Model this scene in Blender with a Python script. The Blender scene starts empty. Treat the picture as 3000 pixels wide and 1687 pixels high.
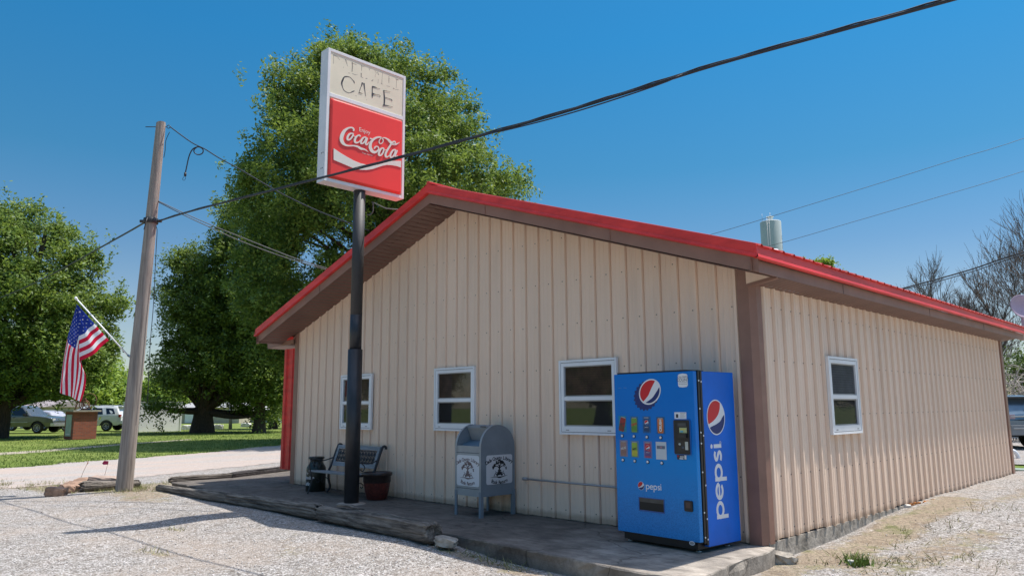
import bpy, bmesh, math, random
import numpy as np
from mathutils import Vector, Matrix
R = math.radians
random.seed(7)
rng = np.random.default_rng(7)
sc = bpy.context.scene
COL = sc.collection
# ---------------------------------------------------------------- camera
CP = np.array([3.5324, -6.9971, 1.3199]); YAW, PIT, ROL, FPX = -0.7818, 0.1574, -0.0057, 2202.03
def _cam():
    cy, sy, cp, sp = math.cos(YAW), math.sin(YAW), math.cos(PIT), math.sin(PIT)
    f = np.array([sy*cp, cy*cp, sp]); r = np.array([cy, -sy, 0.]); u = np.cross(r, f)
    c, s = math.cos(ROL), math.sin(ROL)
    return c*r+s*u, -s*r+c*u, f
CR, CU, CF = _cam()
cd = bpy.data.cameras.new('camera'); cam = bpy.data.objects.new('camera', cd); COL.objects.link(cam)
cd.sensor_width = 36; cd.lens = FPX/3000*36; cd.clip_start = .05; cd.clip_end = 3000
M = Matrix.Identity(4)
for i in range(3):
    M[i][0] = CR[i]; M[i][1] = CU[i]; M[i][2] = -CF[i]; M[i][3] = CP[i]
cam.matrix_world = M
sc.camera = cam
# ---------------------------------------------------------------- light
SUN = Vector((.176, .39, 1.0)).normalized()
w = bpy.data.worlds.new("World"); sc.world = w; w.use_nodes = True
nt = w.node_tree; bg = nt.nodes['Background']
sky = nt.nodes.new('ShaderNodeTexSky'); sky.sky_type = 'NISHITA'; sky.sun_disc = False
sky.sun_elevation = math.asin(SUN.z); sky.sun_rotation = math.atan2(SUN.x, SUN.y)
sky.altitude = 0; sky.air_density = 1.0; sky.dust_density = .4; sky.ozone_density = 2.0
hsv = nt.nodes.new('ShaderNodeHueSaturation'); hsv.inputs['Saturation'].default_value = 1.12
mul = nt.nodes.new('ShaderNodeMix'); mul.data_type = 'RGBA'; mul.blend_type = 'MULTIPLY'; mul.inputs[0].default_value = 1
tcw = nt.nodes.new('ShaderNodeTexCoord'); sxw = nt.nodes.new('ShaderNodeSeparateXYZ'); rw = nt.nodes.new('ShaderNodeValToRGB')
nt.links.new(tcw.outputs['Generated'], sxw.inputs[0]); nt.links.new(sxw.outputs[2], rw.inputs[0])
SKYR = [(0, (.52, .50, .48)), (.12, (.44, .46, .48)), (.2, (.29, .42, .49)), (.3, (.16, .435, .52)), (.45, (.10, .485, .63)), (.56, (.10, .50, .66)), (.72, (.9, 1., .95)), (.88, (2.9, 2.4, 1.9))]  # stops above the view raised and warmed as added fill for shaded walls
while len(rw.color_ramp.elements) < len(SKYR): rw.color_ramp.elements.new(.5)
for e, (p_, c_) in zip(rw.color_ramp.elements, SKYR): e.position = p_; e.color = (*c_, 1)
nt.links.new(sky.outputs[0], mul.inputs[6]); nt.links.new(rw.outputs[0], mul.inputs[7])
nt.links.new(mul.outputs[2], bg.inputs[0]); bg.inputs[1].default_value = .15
sl = bpy.data.lights.new('sun', 'SUN'); sl.energy = 4.6; sl.angle = R(.55); sl.color = (1, .95, .88)
so = bpy.data.objects.new('sun', sl); COL.objects.link(so); so.rotation_euler = SUN.to_track_quat('Z', 'Y').to_euler()
so.location = (0, 0, 30)
sc.view_settings.view_transform = 'Standard'; sc.view_settings.look = 'None'
sc.view_settings.exposure = .53; sc.view_settings.gamma = 1
sc.render.engine = 'CYCLES'
# ---------------------------------------------------------------- measuring helpers (photo pixel -> point on a real plane)
def ray(u, v): return CR*((u-1500)/FPX) - CU*((v-843.5)/FPX) + CF
def hit(u, v, ax, val):
    d = ray(u, v); t = (val-CP[ax])/d[ax]; return Vector(CP+t*d)
def hitp(u, v, O, N):
    d = ray(u, v); N = np.array(N); t = ((np.array(O)-CP)@N)/(d@N); return Vector(CP+t*d)
FWH = Vector((math.sin(YAW), math.cos(YAW), 0)); RTH = Vector((math.cos(YAW), -math.sin(YAW), 0))
def hitd(u, v, D):                      # vertical plane facing the street corner, D metres away
    return hitp(u, v, Vector(CP)+FWH*D, FWH)
# ---------------------------------------------------------------- materials
MAT = {}
def ramp(nt, fac, stops):
    r = nt.nodes.new('ShaderNodeValToRGB')
    while len(r.color_ramp.elements) < len(stops): r.color_ramp.elements.new(.5)
    for e, (p, c) in zip(r.color_ramp.elements, stops):
        e.position = p; e.color = (*c, 1) if len(c) == 3 else c
    nt.links.new(fac, r.inputs[0]); return r.outputs[0]
def noise(nt, scale, detail=4, rough=.6, vec=None, stretch=None):
    n = nt.nodes.new('ShaderNodeTexNoise'); n.inputs['Scale'].default_value = scale
    n.inputs['Detail'].default_value = detail; n.inputs['Roughness'].default_value = rough
    tc = vec
    if tc is None:
        t = nt.nodes.new('ShaderNodeTexCoord'); tc = t.outputs['Object']
    if stretch:
        m = nt.nodes.new('ShaderNodeMapping'); m.inputs['Scale'].default_value = stretch
        nt.links.new(tc, m.inputs[0]); tc = m.outputs[0]
    nt.links.new(tc, n.inputs['Vector']); return n.outputs['Fac']
def mixc(nt, fac, a, b, mode='MIX'):
    m = nt.nodes.new('ShaderNodeMix'); m.data_type = 'RGBA'; m.blend_type = mode
    for k, s in ((0, fac), (6, a), (7, b)):
        if isinstance(s, (int, float)): m.inputs[k].default_value = s
        elif isinstance(s, tuple): m.inputs[k].default_value = (*s, 1) if len(s) == 3 else s
        else: nt.links.new(s, m.inputs[k])
    return m.outputs[2]
def mat(name, col, rough=.6, metal=0., var=.12, vscale=3., vstretch=None, bump=0., bscale=40., bstretch=None,
        spec=.5, col2=None, clo=.35, chi=.65, detail=5, coat=0.):
    if name in MAT: return MAT[name]
    m = bpy.data.materials.new(name); m.use_nodes = True; nt = m.node_tree; b = nt.nodes['Principled BSDF']
    if col2 is None: col2 = tuple(c*(1-var) for c in col); col1 = tuple(min(1, c*(1+var*.6)) for c in col)
    else: col1 = col
    f = noise(nt, vscale, detail, .62, stretch=vstretch)
    c = ramp(nt, f, [(clo, col2), (chi, col1)])
    nt.links.new(c, b.inputs['Base Color'])
    b.inputs['Roughness'].default_value = rough; b.inputs['Metallic'].default_value = metal
    b.inputs['Specular IOR Level'].default_value = spec; b.inputs['Coat Weight'].default_value = coat
    if bump:
        f2 = noise(nt, bscale, 4, .6, stretch=bstretch)
        bp = nt.nodes.new('ShaderNodeBump'); bp.inputs['Strength'].default_value = bump; bp.inputs['Distance'].default_value = .01
        nt.links.new(f2, bp.inputs['Height']); nt.links.new(bp.outputs[0], b.inputs['Normal'])
    MAT[name] = m; return m
def nodes(name): return MAT[name].node_tree, MAT[name].node_tree.nodes['Principled BSDF']
# ---------------------------------------------------------------- object helpers
def link(name, me, material=None, parent=None, loc=None):
    o = bpy.data.objects.new(name, me); COL.objects.link(o)
    if material is not None:
        for m in (material if isinstance(material, (list, tuple)) else [material]): me.materials.append(m)
    if parent is not None: o.parent = parent
    if loc is not None: o.location = loc
    return o
def tag(o, label=None, cat=None, group=None, kind=None):
    if label: o['label'] = label
    if cat: o['category'] = cat
    if group: o['group'] = group
    if kind: o['kind'] = kind
    return o
def empty(name, loc, label=None, cat=None, group=None, rz=0., parent=None):
    o = bpy.data.objects.new(name, None); COL.objects.link(o); o.location = loc; o.rotation_euler = (0, 0, rz)
    o.empty_display_size = .2
    if parent: o.parent = parent
    return tag(o, label, cat, group)
class MB:
    """collects geometry for ONE mesh object"""
    def __init__(s): s.v = []; s.f = []; s.m = []; s.sm = []
    def add(s, vs, fs, mi=0, smooth=False):
        o = len(s.v); s.v += [tuple(x) for x in vs]
        for f in fs: s.f.append(tuple(i+o for i in f)); s.m.append(mi); s.sm.append(smooth)
        return s
    def box(s, a, b, mi=0, mtx=None):
        x0, y0, z0 = a; x1, y1, z1 = b
        vs = [Vector(p) for p in ((x0,y0,z0),(x1,y0,z0),(x1,y1,z0),(x0,y1,z0),(x0,y0,z1),(x1,y0,z1),(x1,y1,z1),(x0,y1,z1))]
        if mtx: vs = [mtx @ p for p in vs]
        return s.add(vs, [(0,3,2,1),(4,5,6,7),(0,1,5,4),(1,2,6,5),(2,3,7,6),(3,0,4,7)], mi)
    def tube(s, pts, rad, n=10, mi=0, caps=True, smooth=True):
        pts = [Vector(p) for p in pts]; k = len(pts)
        if not isinstance(rad, (list, tuple)): rad = [rad]*k
        up = None; vs = []
        for i, p in enumerate(pts):
            t = (pts[min(i+1, k-1)]-pts[max(i-1, 0)]).normalized()
            if up is None:
                up = Vector((0, 0, 1)) if abs(t.z) < .9 else Vector((1, 0, 0))
            a = t.cross(up)
            if a.length < 1e-6: a = t.orthogonal()
            a.normalize(); b = a.cross(t); up = b
            for j in range(n):
                th = 2*math.pi*j/n; vs.append(p+(a*math.cos(th)+b*math.sin(th))*rad[i])
        fs = [(i*n+j, i*n+(j+1) % n, (i+1)*n+(j+1) % n, (i+1)*n+j) for i in range(k-1) for j in range(n)]
        s.add(vs, fs, mi, smooth)
        if caps:
            o = len(s.v)-k*n
            s.f += [tuple(o+j for j in range(n))[::-1], tuple(o+(k-1)*n+j for j in range(n))]; s.m += [mi, mi]; s.sm += [False, False]
        return s
    def lathe(s, prof, n=24, mi=0, mtx=None, smooth=True):
        vs = []
        for r, z in prof:
            for j in range(n):
                th = 2*math.pi*j/n; p = Vector((r*math.cos(th), r*math.sin(th), z)); vs.append(mtx @ p if mtx else p)
        k = len(prof)
        fs = [(i*n+j, i*n+(j+1) % n, (i+1)*n+(j+1) % n, (i+1)*n+j) for i in range(k-1) for j in range(n)]
        return s.add(vs, fs, mi, smooth)
    def prism(s, poly, fn, d, mi=0):
        """poly 2-D, fn(x,y,h)->3-D, thickness d"""
        n = len(poly)
        vs = [fn(x, y, 0) for x, y in poly]+[fn(x, y, d) for x, y in poly]
        fs = [tuple(range(n))[::-1], tuple(range(n, 2*n))]+[(i, (i+1) % n, n+(i+1) % n, n+i) for i in range(n)]
        return s.add(vs, fs, mi)
    def build(s, name, material, parent=None, loc=None, bevel=0.):
        me = bpy.data.meshes.new(name); me.from_pydata(s.v, [], s.f)
        me.polygons.foreach_set('material_index', s.m); me.polygons.foreach_set('use_smooth', s.sm); me.update()
        bm = bmesh.new(); bm.from_mesh(me); bmesh.ops.recalc_face_normals(bm, faces=bm.faces)
        if bevel:
            es = [e for e in bm.edges if len(e.link_faces) == 2 and e.calc_face_angle(0) > .6]
            bmesh.ops.bevel(bm, geom=es, offset=bevel, segments=2, affect='EDGES', profile=.6)
        bm.to_mesh(me); bm.free()
        return link(name, me, material, parent, loc)
def copy_tree(o, parent=None):
    c = o.copy(); COL.objects.link(c); c.parent = parent
    for ch in list(o.children): copy_tree(ch, c)
    return c
def catmull(pts, sub=5, closed=False):
    out = []; n = len(pts); pts = [tuple(p) for p in pts]
    rngi = range(n if closed else n-1)
    for i in rngi:
        g = (lambda k: pts[k % n]) if closed else (lambda k: pts[max(0, min(n-1, k))])
        p0, p1, p2, p3 = g(i-1), g(i), g(i+1), g(i+2)
        for s in range(sub):
            t = s/sub
            out.append(tuple(.5*(2*b+(c-a)*t+(2*a-5*b+4*c-d)*t*t+(3*b-a-3*c+d)*t**3) for a, b, c, d in zip(p0, p1, p2, p3)))
    if not closed: out.append(pts[-1])
    return out
def brush(mb, pts, fn, h, base=0., mi=0, sub=5, closed=False, smooth=True):
    """variable-width stroke: pts (x,y,w) ; fn(x,y,h)->3-D ; raised by h"""
    P = catmull(pts, sub, closed) if smooth else [tuple(p) for p in pts]
    n = len(P); L = []; Rr = []
    for i in range(n):
        a = P[(i-1) % n] if closed else P[max(i-1, 0)]; b = P[(i+1) % n] if closed else P[min(i+1, n-1)]
        tx, ty = b[0]-a[0], b[1]-a[1]; l = math.hypot(tx, ty) or 1
        nx, ny = -ty/l, tx/l; hw = max(P[i][2], .5)/2 if P[i][2] > .01 or True else 0
        hw = abs(P[i][2])/2
        L.append((P[i][0]+nx*hw, P[i][1]+ny*hw)); Rr.append((P[i][0]-nx*hw, P[i][1]-ny*hw))
    vs = [fn(x, y, base+h) for x, y in L]+[fn(x, y, base+h) for x, y in Rr]+[fn(x, y, base) for x, y in L]+[fn(x, y, base) for x, y in Rr]
    fs = []
    for i in range(n if closed else n-1):
        j = (i+1) % n
        fs += [(i, j, n+j, n+i), (i, 2*n+i, 2*n+j, j), (n+i, n+j, 3*n+j, 3*n+i)]
    if not closed: fs += [(0, n, 3*n, 2*n), (n-1, 3*n-1 if False else 2*n+n-1, 3*n+n-1, n+n-1)]
    mb.add(vs, fs, mi)
def text_geo(txt, size=1., shear=0., align='CENTER', offset=0., space=1.):
    c = bpy.data.curves.new('t', 'FONT'); c.body = txt; c.size = size; c.align_x = align; c.shear = shear; c.offset = offset
    c.space_character = space; c.resolution_u = 3
    o = bpy.data.objects.new('t', c); me = bpy.data.meshes.new_from_object(o)
    vs = [v.co.copy() for v in me.vertices]; fs = [tuple(p.vertices) for p in me.polygons]
    bpy.data.objects.remove(o); bpy.data.meshes.remove(me); bpy.data.curves.remove(c)
    return vs, fs
def add_text(mb, txt, fn, size, x=0., y=0., h=.002, mi=0, **k):
    vs, fs = text_geo(txt, size, **k); mb.add([fn(v.x+x, v.y+y, h) for v in vs], fs, mi)
def arc_text(mb, txt, fn, size, cx, cy, rad, mid_deg, up=True, h=.002, mi=0, space=.62, **k):
    n = len(txt); step = size*space/rad
    for i, ch in enumerate(txt):
        if ch == ' ': continue
        a = R(mid_deg)+((n-1)/2-i)*step*(1 if up else -1)
        rot = a-math.pi/2 if up else a+math.pi/2
        px, py = cx+rad*math.cos(a), cy+rad*math.sin(a)
        vs, fs = text_geo(ch, size, **k); c, s = math.cos(rot), math.sin(rot)
        mb.add([fn(px+v.x*c-v.y*s, py+v.x*s+v.y*c, h) for v in vs], fs, mi)
def circ(cx, cy, rx, ry, n=40, a0=0, a1=360): 
    return [(cx+rx*math.cos(R(a0+(a1-a0)*i/n)), cy+ry*math.sin(R(a0+(a1-a0)*i/n))) for i in range(n if a1-a0 == 360 else n+1)]
def rrect(x0, y0, x1, y1, r, n=5):
    o = []
    for cx, cy, a in ((x1-r, y0+r, -90), (x1-r, y1-r, 0), (x0+r, y1-r, 90), (x0+r, y0+r, 180)):
        for i in range(n+1): t = R(a+90*i/n); o.append((cx+r*math.cos(t), cy+r*math.sin(t)))
    return o
def lerp(a, b, t): return a+(b-a)*t
def interp(x, xs, ys): return float(np.interp(x, xs, ys))
# ---------------------------------------------------------------- palette
beige = mat('beige_steel', (.83, .63, .485), .5, var=.05, vscale=1.6, vstretch=(1, 1, .25), bump=.2, bscale=2.6, bstretch=(3, 3, .5))
def siding():
    nt, b = nodes('beige_steel'); src = b.inputs['Base Color'].links[0].from_socket
    f = noise(nt, 1.1, 9, .72, stretch=(4, 4, .22)); st_ = ramp(nt, f, [(.3, (.90, .89, .88)), (.46, (1, 1, 1)), (.7, (1.03, 1.02, 1.0))])
    c = mixc(nt, 1., src, st_, 'MULTIPLY')
    tc = nt.nodes.new('ShaderNodeTexCoord'); sx = nt.nodes.new('ShaderNodeSeparateXYZ'); nt.links.new(tc.outputs['Object'], sx.inputs[0])
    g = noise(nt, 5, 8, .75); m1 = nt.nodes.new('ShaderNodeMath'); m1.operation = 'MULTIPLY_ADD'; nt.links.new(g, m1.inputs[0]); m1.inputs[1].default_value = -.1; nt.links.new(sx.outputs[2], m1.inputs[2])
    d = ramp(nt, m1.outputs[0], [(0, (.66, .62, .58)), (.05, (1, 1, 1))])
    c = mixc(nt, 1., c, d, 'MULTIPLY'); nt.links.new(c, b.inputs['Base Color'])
siding()
brown = mat('brown_steel', (.28, .15, .108), .5, var=.15, vscale=2.5, bump=.05, bscale=8)
soffitm = mat('soffit_brown', (.20, .115, .09), .65, var=.15, vscale=2)
redm = mat('red_steel', (.74, .045, .038), .42, var=.2, vscale=2.5, vstretch=(1, .4, 3), bump=.05, bscale=5)
redroof = mat('red_roof', (.50, .06, .05), .45, var=.25, vscale=1.2)
concrete = mat('concrete', (.33, .29, .245), .9, var=.35, vscale=1.7, detail=9, bump=.5, bscale=60)
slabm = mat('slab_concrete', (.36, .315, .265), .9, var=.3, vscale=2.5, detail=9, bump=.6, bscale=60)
def slab_tone_stain():
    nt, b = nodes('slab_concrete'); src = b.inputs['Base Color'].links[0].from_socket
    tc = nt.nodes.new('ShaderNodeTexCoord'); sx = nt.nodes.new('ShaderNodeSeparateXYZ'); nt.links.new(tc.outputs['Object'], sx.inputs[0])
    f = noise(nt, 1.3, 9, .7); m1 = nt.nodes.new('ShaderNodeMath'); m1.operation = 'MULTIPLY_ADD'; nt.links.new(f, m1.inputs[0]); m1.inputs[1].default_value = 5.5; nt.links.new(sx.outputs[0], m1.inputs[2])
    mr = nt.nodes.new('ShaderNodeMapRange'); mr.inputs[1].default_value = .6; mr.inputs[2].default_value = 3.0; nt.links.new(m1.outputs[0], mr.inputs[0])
    st_ = ramp(nt, mr.outputs[0], [(0, (.36, .355, .36)), (1, (1, 1, 1))]); c = mixc(nt, 1., src, st_, 'MULTIPLY')  # tone darker away from the right end, with a noisy edge
    n2 = noise(nt, 4.5, 8, .75, stretch=(1, 2.2, 1)); c = mixc(nt, 1., c, ramp(nt, n2, [(.38, (.62, .61, .60)), (.55, (1, 1, 1)), (.75, (1.2, 1.18, 1.15))]), 'MULTIPLY')
    v = nt.nodes.new('ShaderNodeTexVoronoi'); v.feature = 'DISTANCE_TO_EDGE'; v.inputs['Scale'].default_value = .55
    nw = nt.nodes.new('ShaderNodeTexNoise'); nw.inputs['Scale'].default_value = 3; nt.links.new(tc.outputs['Object'], nw.inputs['Vector'])
    va = nt.nodes.new('ShaderNodeVectorMath'); va.operation = 'MULTIPLY_ADD'; nt.links.new(nw.outputs['Color'], va.inputs[0]); va.inputs[1].default_value = (.5, .5, .5); nt.links.new(tc.outputs['Object'], va.inputs[2]); nt.links.new(va.outputs[0], v.inputs['Vector'])
    c = mixc(nt, 1., c, ramp(nt, v.outputs['Distance'], [(.002, (.45, .44, .43)), (.006, (1, 1, 1))]), 'MULTIPLY'); nt.links.new(c, b.inputs['Base Color'])
slab_tone_stain()
roughcon = mat('rough_concrete', (.36, .32, .27), .95, var=.5, vscale=7, detail=8, bump=1., bscale=25)
vinyl = mat('white_vinyl', (.80, .81, .83), .35, var=.05)
seam = mat('dark_seam', (.05, .045, .045), .8)
pane = mat('window_glass', (.035, .030, .026), .06, var=.5, vscale=2.5, spec=.6)
blind = mat('brown_blind', (.11, .062, .04), .7, var=.4, vscale=6)
screwm = mat('screw_head', (.20, .16, .13), .6)
woodgrey = mat('weathered_wood', (.37, .32, .275), .9, col2=(.17, .14, .12), vscale=3.5, vstretch=(9, 9, .35), detail=8, bump=.8, bscale=9, bstretch=(9, 9, .5), clo=.3, chi=.62)
tie = mat('old_timber', (.25, .22, .185), .95, col2=(.055, .045, .038), vscale=4, vstretch=(.5, 7, 7), detail=9, bump=1., bscale=10, bstretch=(.6, 9, 9), clo=.38, chi=.66)
tiedark = mat('dark_timber', (.05, .045, .045), .9, var=.5, vscale=6, bump=.6, bscale=20)
blackp = mat('black_pole_paint', (.030, .032, .038), .45, col2=(.016, .017, .02), vscale=9, vstretch=(1, 1, .4), bump=.15, bscale=25)
greyp = mat('faded_pole_paint', (.060, .058, .058), .6, col2=(.03, .03, .032), vscale=6, vstretch=(1, 1, .3), bump=.15, bscale=25)
signw = mat('sign_white_metal', (.70, .70, .71), .4, var=.08, vscale=2)
cream = mat('cream_plastic', (.74, .68, .52), .35, var=.06, vscale=2)
cokered = mat('sign_red_plastic', (.80, .058, .042), .28, var=.05, vscale=1)
embw = mat('emboss_white', (.70, .67, .60), .35, var=.04)
inkm = mat('worn_ink', (.03, .03, .045), .7)
inkf = mat('faint_ink', (.27, .25, .21), .8)
blued = mat('machine_blue', (.0, .20, .62), .3, col2=(.0, .14, .50), vscale=2.2, clo=.3, chi=.7, spec=.25)
def blue_print():
    nt, b = nodes('machine_blue'); src = b.inputs['Base Color'].links[0].from_socket
    tc = nt.nodes.new('ShaderNodeTexCoord'); sx = nt.nodes.new('ShaderNodeSeparateXYZ'); nt.links.new(tc.outputs['Object'], sx.inputs[0])
    f = noise(nt, 3., 6, .7); m1 = nt.nodes.new('ShaderNodeMath'); m1.operation = 'MULTIPLY_ADD'; nt.links.new(f, m1.inputs[0]); m1.inputs[1].default_value = -.5; nt.links.new(sx.outputs[2], m1.inputs[2])
    g = ramp(nt, m1.outputs[0], [(.05, (.03, .24, .60)), (.55, (.0, .26, .68)), (.75, (.0, .17, .58))])
    c = mixc(nt, .8, src, g)
    v = nt.nodes.new('ShaderNodeTexVoronoi'); v.inputs['Scale'].default_value = 95; nt.links.new(tc.outputs['Object'], v.inputs['Vector'])
    dm = ramp(nt, m1.outputs[0], [(.1, (1, 1, 1)), (.5, (0, 0, 0))]); dp = ramp(nt, v.outputs['Distance'], [(.25, (.75, .80, .85)), (.6, (1.15, 1.1, 1.05))])
    c = mixc(nt, dm, c, mixc(nt, 1., c, dp, 'MULTIPLY')); nt.links.new(c, b.inputs['Base Color'])
blue_print()
blues = mat('machine_side_blue', (.0, .14, .64), .4, var=.14, vscale=1.8, spec=.3)
black = mat('black_plastic', (.012, .012, .014), .4)
darkgap = mat('gap_black', (.02, .018, .02), .7)
white = mat('white_print', (.75, .75, .76), .5, var=.03)
lred = mat('logo_red', (.60, .012, .02), .4, var=.03)
lnavy = mat('logo_navy', (.006, .022, .14), .4, var=.03)
steel = mat('steel', (.5, .5, .5), .35, metal=.8)
lgrey = mat('light_grey_metal', (.35, .35, .36), .4, metal=.3)
boxgrey = mat('bookdrop_grey', (.20, .235, .27), .45, var=.10, vscale=4, bump=.04, bscale=50)
boxlite = mat('bookdrop_pale', (.30, .32, .33), .4, var=.1, vscale=4)
iron = mat('cast_iron', (.035, .035, .04), .5, var=.4, vscale=15, bump=.3, bscale=50)
benchgrey = mat('bench_grey_wood', (.22, .24, .26), .6, var=.25, vscale=5, vstretch=(.5, 6, 6))
cangreen = mat('can_black_green', (.014, .022, .018), .35, var=.4, vscale=8)
glaze = mat('red_glaze', (.17, .035, .025), .3, col2=(.07, .014, .012), vscale=30, bump=.3, bscale=70)
glazed = mat('dark_glaze', (.035, .022, .02), .35, var=.4, vscale=18)
brick = mat('brick_red', (.26, .075, .04), .85)
def fix_brick():
    nt, b = nodes('brick_red'); t = nt.nodes.new('ShaderNodeTexBrick'); tc = nt.nodes.new('ShaderNodeTexCoord')
    mp = nt.nodes.new('ShaderNodeMapping'); mp.inputs['Rotation'].default_value = (R(90), 0, 0)
    sx = nt.nodes.new('ShaderNodeSeparateXYZ'); cx = nt.nodes.new('ShaderNodeCombineXYZ'); ad = nt.nodes.new('ShaderNodeMath')
    nt.links.new(tc.outputs['Object'], sx.inputs[0]); nt.links.new(sx.outputs[0], ad.inputs[0]); nt.links.new(sx.outputs[1], ad.inputs[1])
    nt.links.new(ad.outputs[0], cx.inputs[0]); nt.links.new(sx.outputs[2], cx.inputs[1])
    nt.links.new(cx.outputs[0], t.inputs['Vector']); t.inputs['Scale'].default_value = 1
    t.inputs['Brick Width'].default_value = .21; t.inputs['Row Height'].default_value = .075; t.inputs['Mortar Size'].default_value = .008
    t.inputs['Color1'].default_value = (.30, .075, .035, 1); t.inputs['Color2'].default_value = (.19, .05, .03, 1); t.inputs['Mortar'].default_value = (.16, .10, .08, 1)
    nt.links.new(t.outputs[0], b.inputs['Base Color'])
fix_brick()
slate = mat('patina_plaque', (.30, .38, .34), .5, var=.2)
rust = mat('rust', (.17, .085, .045), .9, var=.4, vscale=10)
bark = mat('bark', (.075, .056, .042), .95, var=.5, vscale=6, vstretch=(4, 4, .7), bump=1., bscale=12)
barkgrey = mat('bare_bark', (.14, .115, .10), .95, var=.3)
paintgrey = mat('pickup_grey_paint', (.11, .12, .125), .25, metal=.4, coat=.6)
paintsil = mat('suv_silver_paint', (.66, .67, .68), .25, metal=.1, coat=.6)
paintblue = mat('suv_blue_paint', (.12, .17, .22), .25, metal=.4, coat=.6)
paintteal = mat('truck_teal_paint', (.0, .12, .14), .3, coat=.5)
glassd = mat('car_glass', (.012, .016, .03), .05)
tyre = mat('tyre_rubber', (.02, .02, .02), .8)
alloy = mat('alloy', (.45, .45, .46), .3, metal=.7)
lampred = mat('lamp_red', (.3, .01, .01), .2); lampw = mat('lamp_clear', (.5, .5, .5), .2)
paleshed = mat('pale_shed', (.55, .57, .62), .5, var=.05); whitepan = mat('white_panel', (.82, .82, .86), .5, var=.04)
tanwall = mat('tan_wall', (.44, .39, .31), .7); paleg = mat('pale_green_wall', (.36, .42, .38), .7)
stonew = mat('pale_stone', (.62, .60, .56), .9, var=.3, vscale=8, bump=.6, bscale=20)
stoneb = mat('brown_stone', (.30, .19, .13), .9, var=.5, vscale=6, bump=.8, bscale=14)
cable = mat('cable_black', (.022, .024, .03), .6)
cableg = mat('cable_grey', (.16, .15, .14), .6)
grassm = mat('grass_blades', (.16, .21, .045), .8)
def leafmat(name, c1, c2, tr=.35):
    m = bpy.data.materials.new(name); m.use_nodes = True; nt = m.node_tree; b = nt.nodes['Principled BSDF']; out = nt.nodes['Material Output']
    g = nt.nodes.new('ShaderNodeNewGeometry')
    n = noise(nt, .8, 3)
    ad = nt.nodes.new('ShaderNodeMath'); ad.operation = 'MULTIPLY_ADD'; nt.links.new(g.outputs['Random Per Island'], ad.inputs[0]); ad.inputs[1].default_value = .55
    nt.links.new(n, ad.inputs[2])
    c = ramp(nt, ad.outputs[0], [(.40, c1), (.95, c2)])
    nt.links.new(c, b.inputs['Base Color']); b.inputs['Roughness'].default_value = .55; b.inputs['Specular IOR Level'].default_value = .35
    t = nt.nodes.new('ShaderNodeBsdfTranslucent'); hs = nt.nodes.new('ShaderNodeHueSaturation'); hs.inputs['Value'].default_value = 1.5; hs.inputs['Hue'].default_value = .485
    nt.links.new(c, hs.inputs['Color']); nt.links.new(hs.outputs[0], t.inputs[0])
    mx = nt.nodes.new('ShaderNodeMixShader'); mx.inputs[0].default_value = tr
    nt.links.new(b.outputs[0], mx.inputs[1]); nt.links.new(t.outputs[0], mx.inputs[2]); nt.links.new(mx.outputs[0], out.inputs[0])
    MAT[name] = m; return m
leaf_a = leafmat('oak_leaves', (.034, .085, .018), (.175, .255, .045))
leaf_b = leafmat('dark_leaves', (.035, .08, .018), (.16, .23, .04))
leaf_c = leafmat('bright_leaves', (.08, .16, .02), (.24, .34, .05))
# ---------------------------------------------------------------- ground
def ss(e0, e1, x):
    t = np.clip((x-e0)/(e1-e0), 0, 1); return t*t*(3-2*t)
def gz(x, y):
    x = np.asarray(x, float); y = np.asarray(y, float)
    z = -.15-.05*ss(-12, -20, x)
    z = z+.13*ss(-1.6, -3.2, x)*ss(-3.8, -1.9, y)*ss(-12.5, -10.2, x)*ss(-2, 0, y*0-1)      # gravel banked against the timbers
    side = ss(.2, 5., y)*ss(4.5, .8, x)*ss(14, 10.5, y)*ss(-1, 0, x)
    z = z+.19*side
    z = z+.012*np.sin(x*1.9+1.3*np.sin(y*1.1))*np.cos(y*1.6+.5*np.sin(x*.9))*ss(-25, -10, x)
    return z
def gzf(x, y): return float(gz(x, y))
def vnoise(x, y, s, seed=0):
    r = np.random.default_rng(seed); t = r.random((64, 64)); x = x/s; y = y/s
    xi = np.floor(x).astype(int); yi = np.floor(y).astype(int); fx = x-xi; fy = y-yi; fx = fx*fx*(3-2*fx); fy = fy*fy*(3-2*fy)
    g = lambda a, b: t[a % 64, b % 64]
    return (g(xi, yi)*(1-fx)+g(xi+1, yi)*fx)*(1-fy)+(g(xi, yi+1)*(1-fx)+g(xi+1, yi+1)*fx)*fy
def segd(x, y, a, b):
    ax, ay = a; bx, by = b; dx, dy = bx-ax, by-ay; t = np.clip(((x-ax)*dx+(y-ay)*dy)/(dx*dx+dy*dy), 0, 1)
    return np.hypot(x-ax-t*dx, y-ay-t*dy)
def lawn_edge(y):      # x of the grass edge across the gravel road
    return np.interp(y, [-60, -2.1, 2, 5.5, 8.9, 14, 60], [-14, -20.4, -22.3, -23.9, -26.1, -29, -34])
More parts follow.
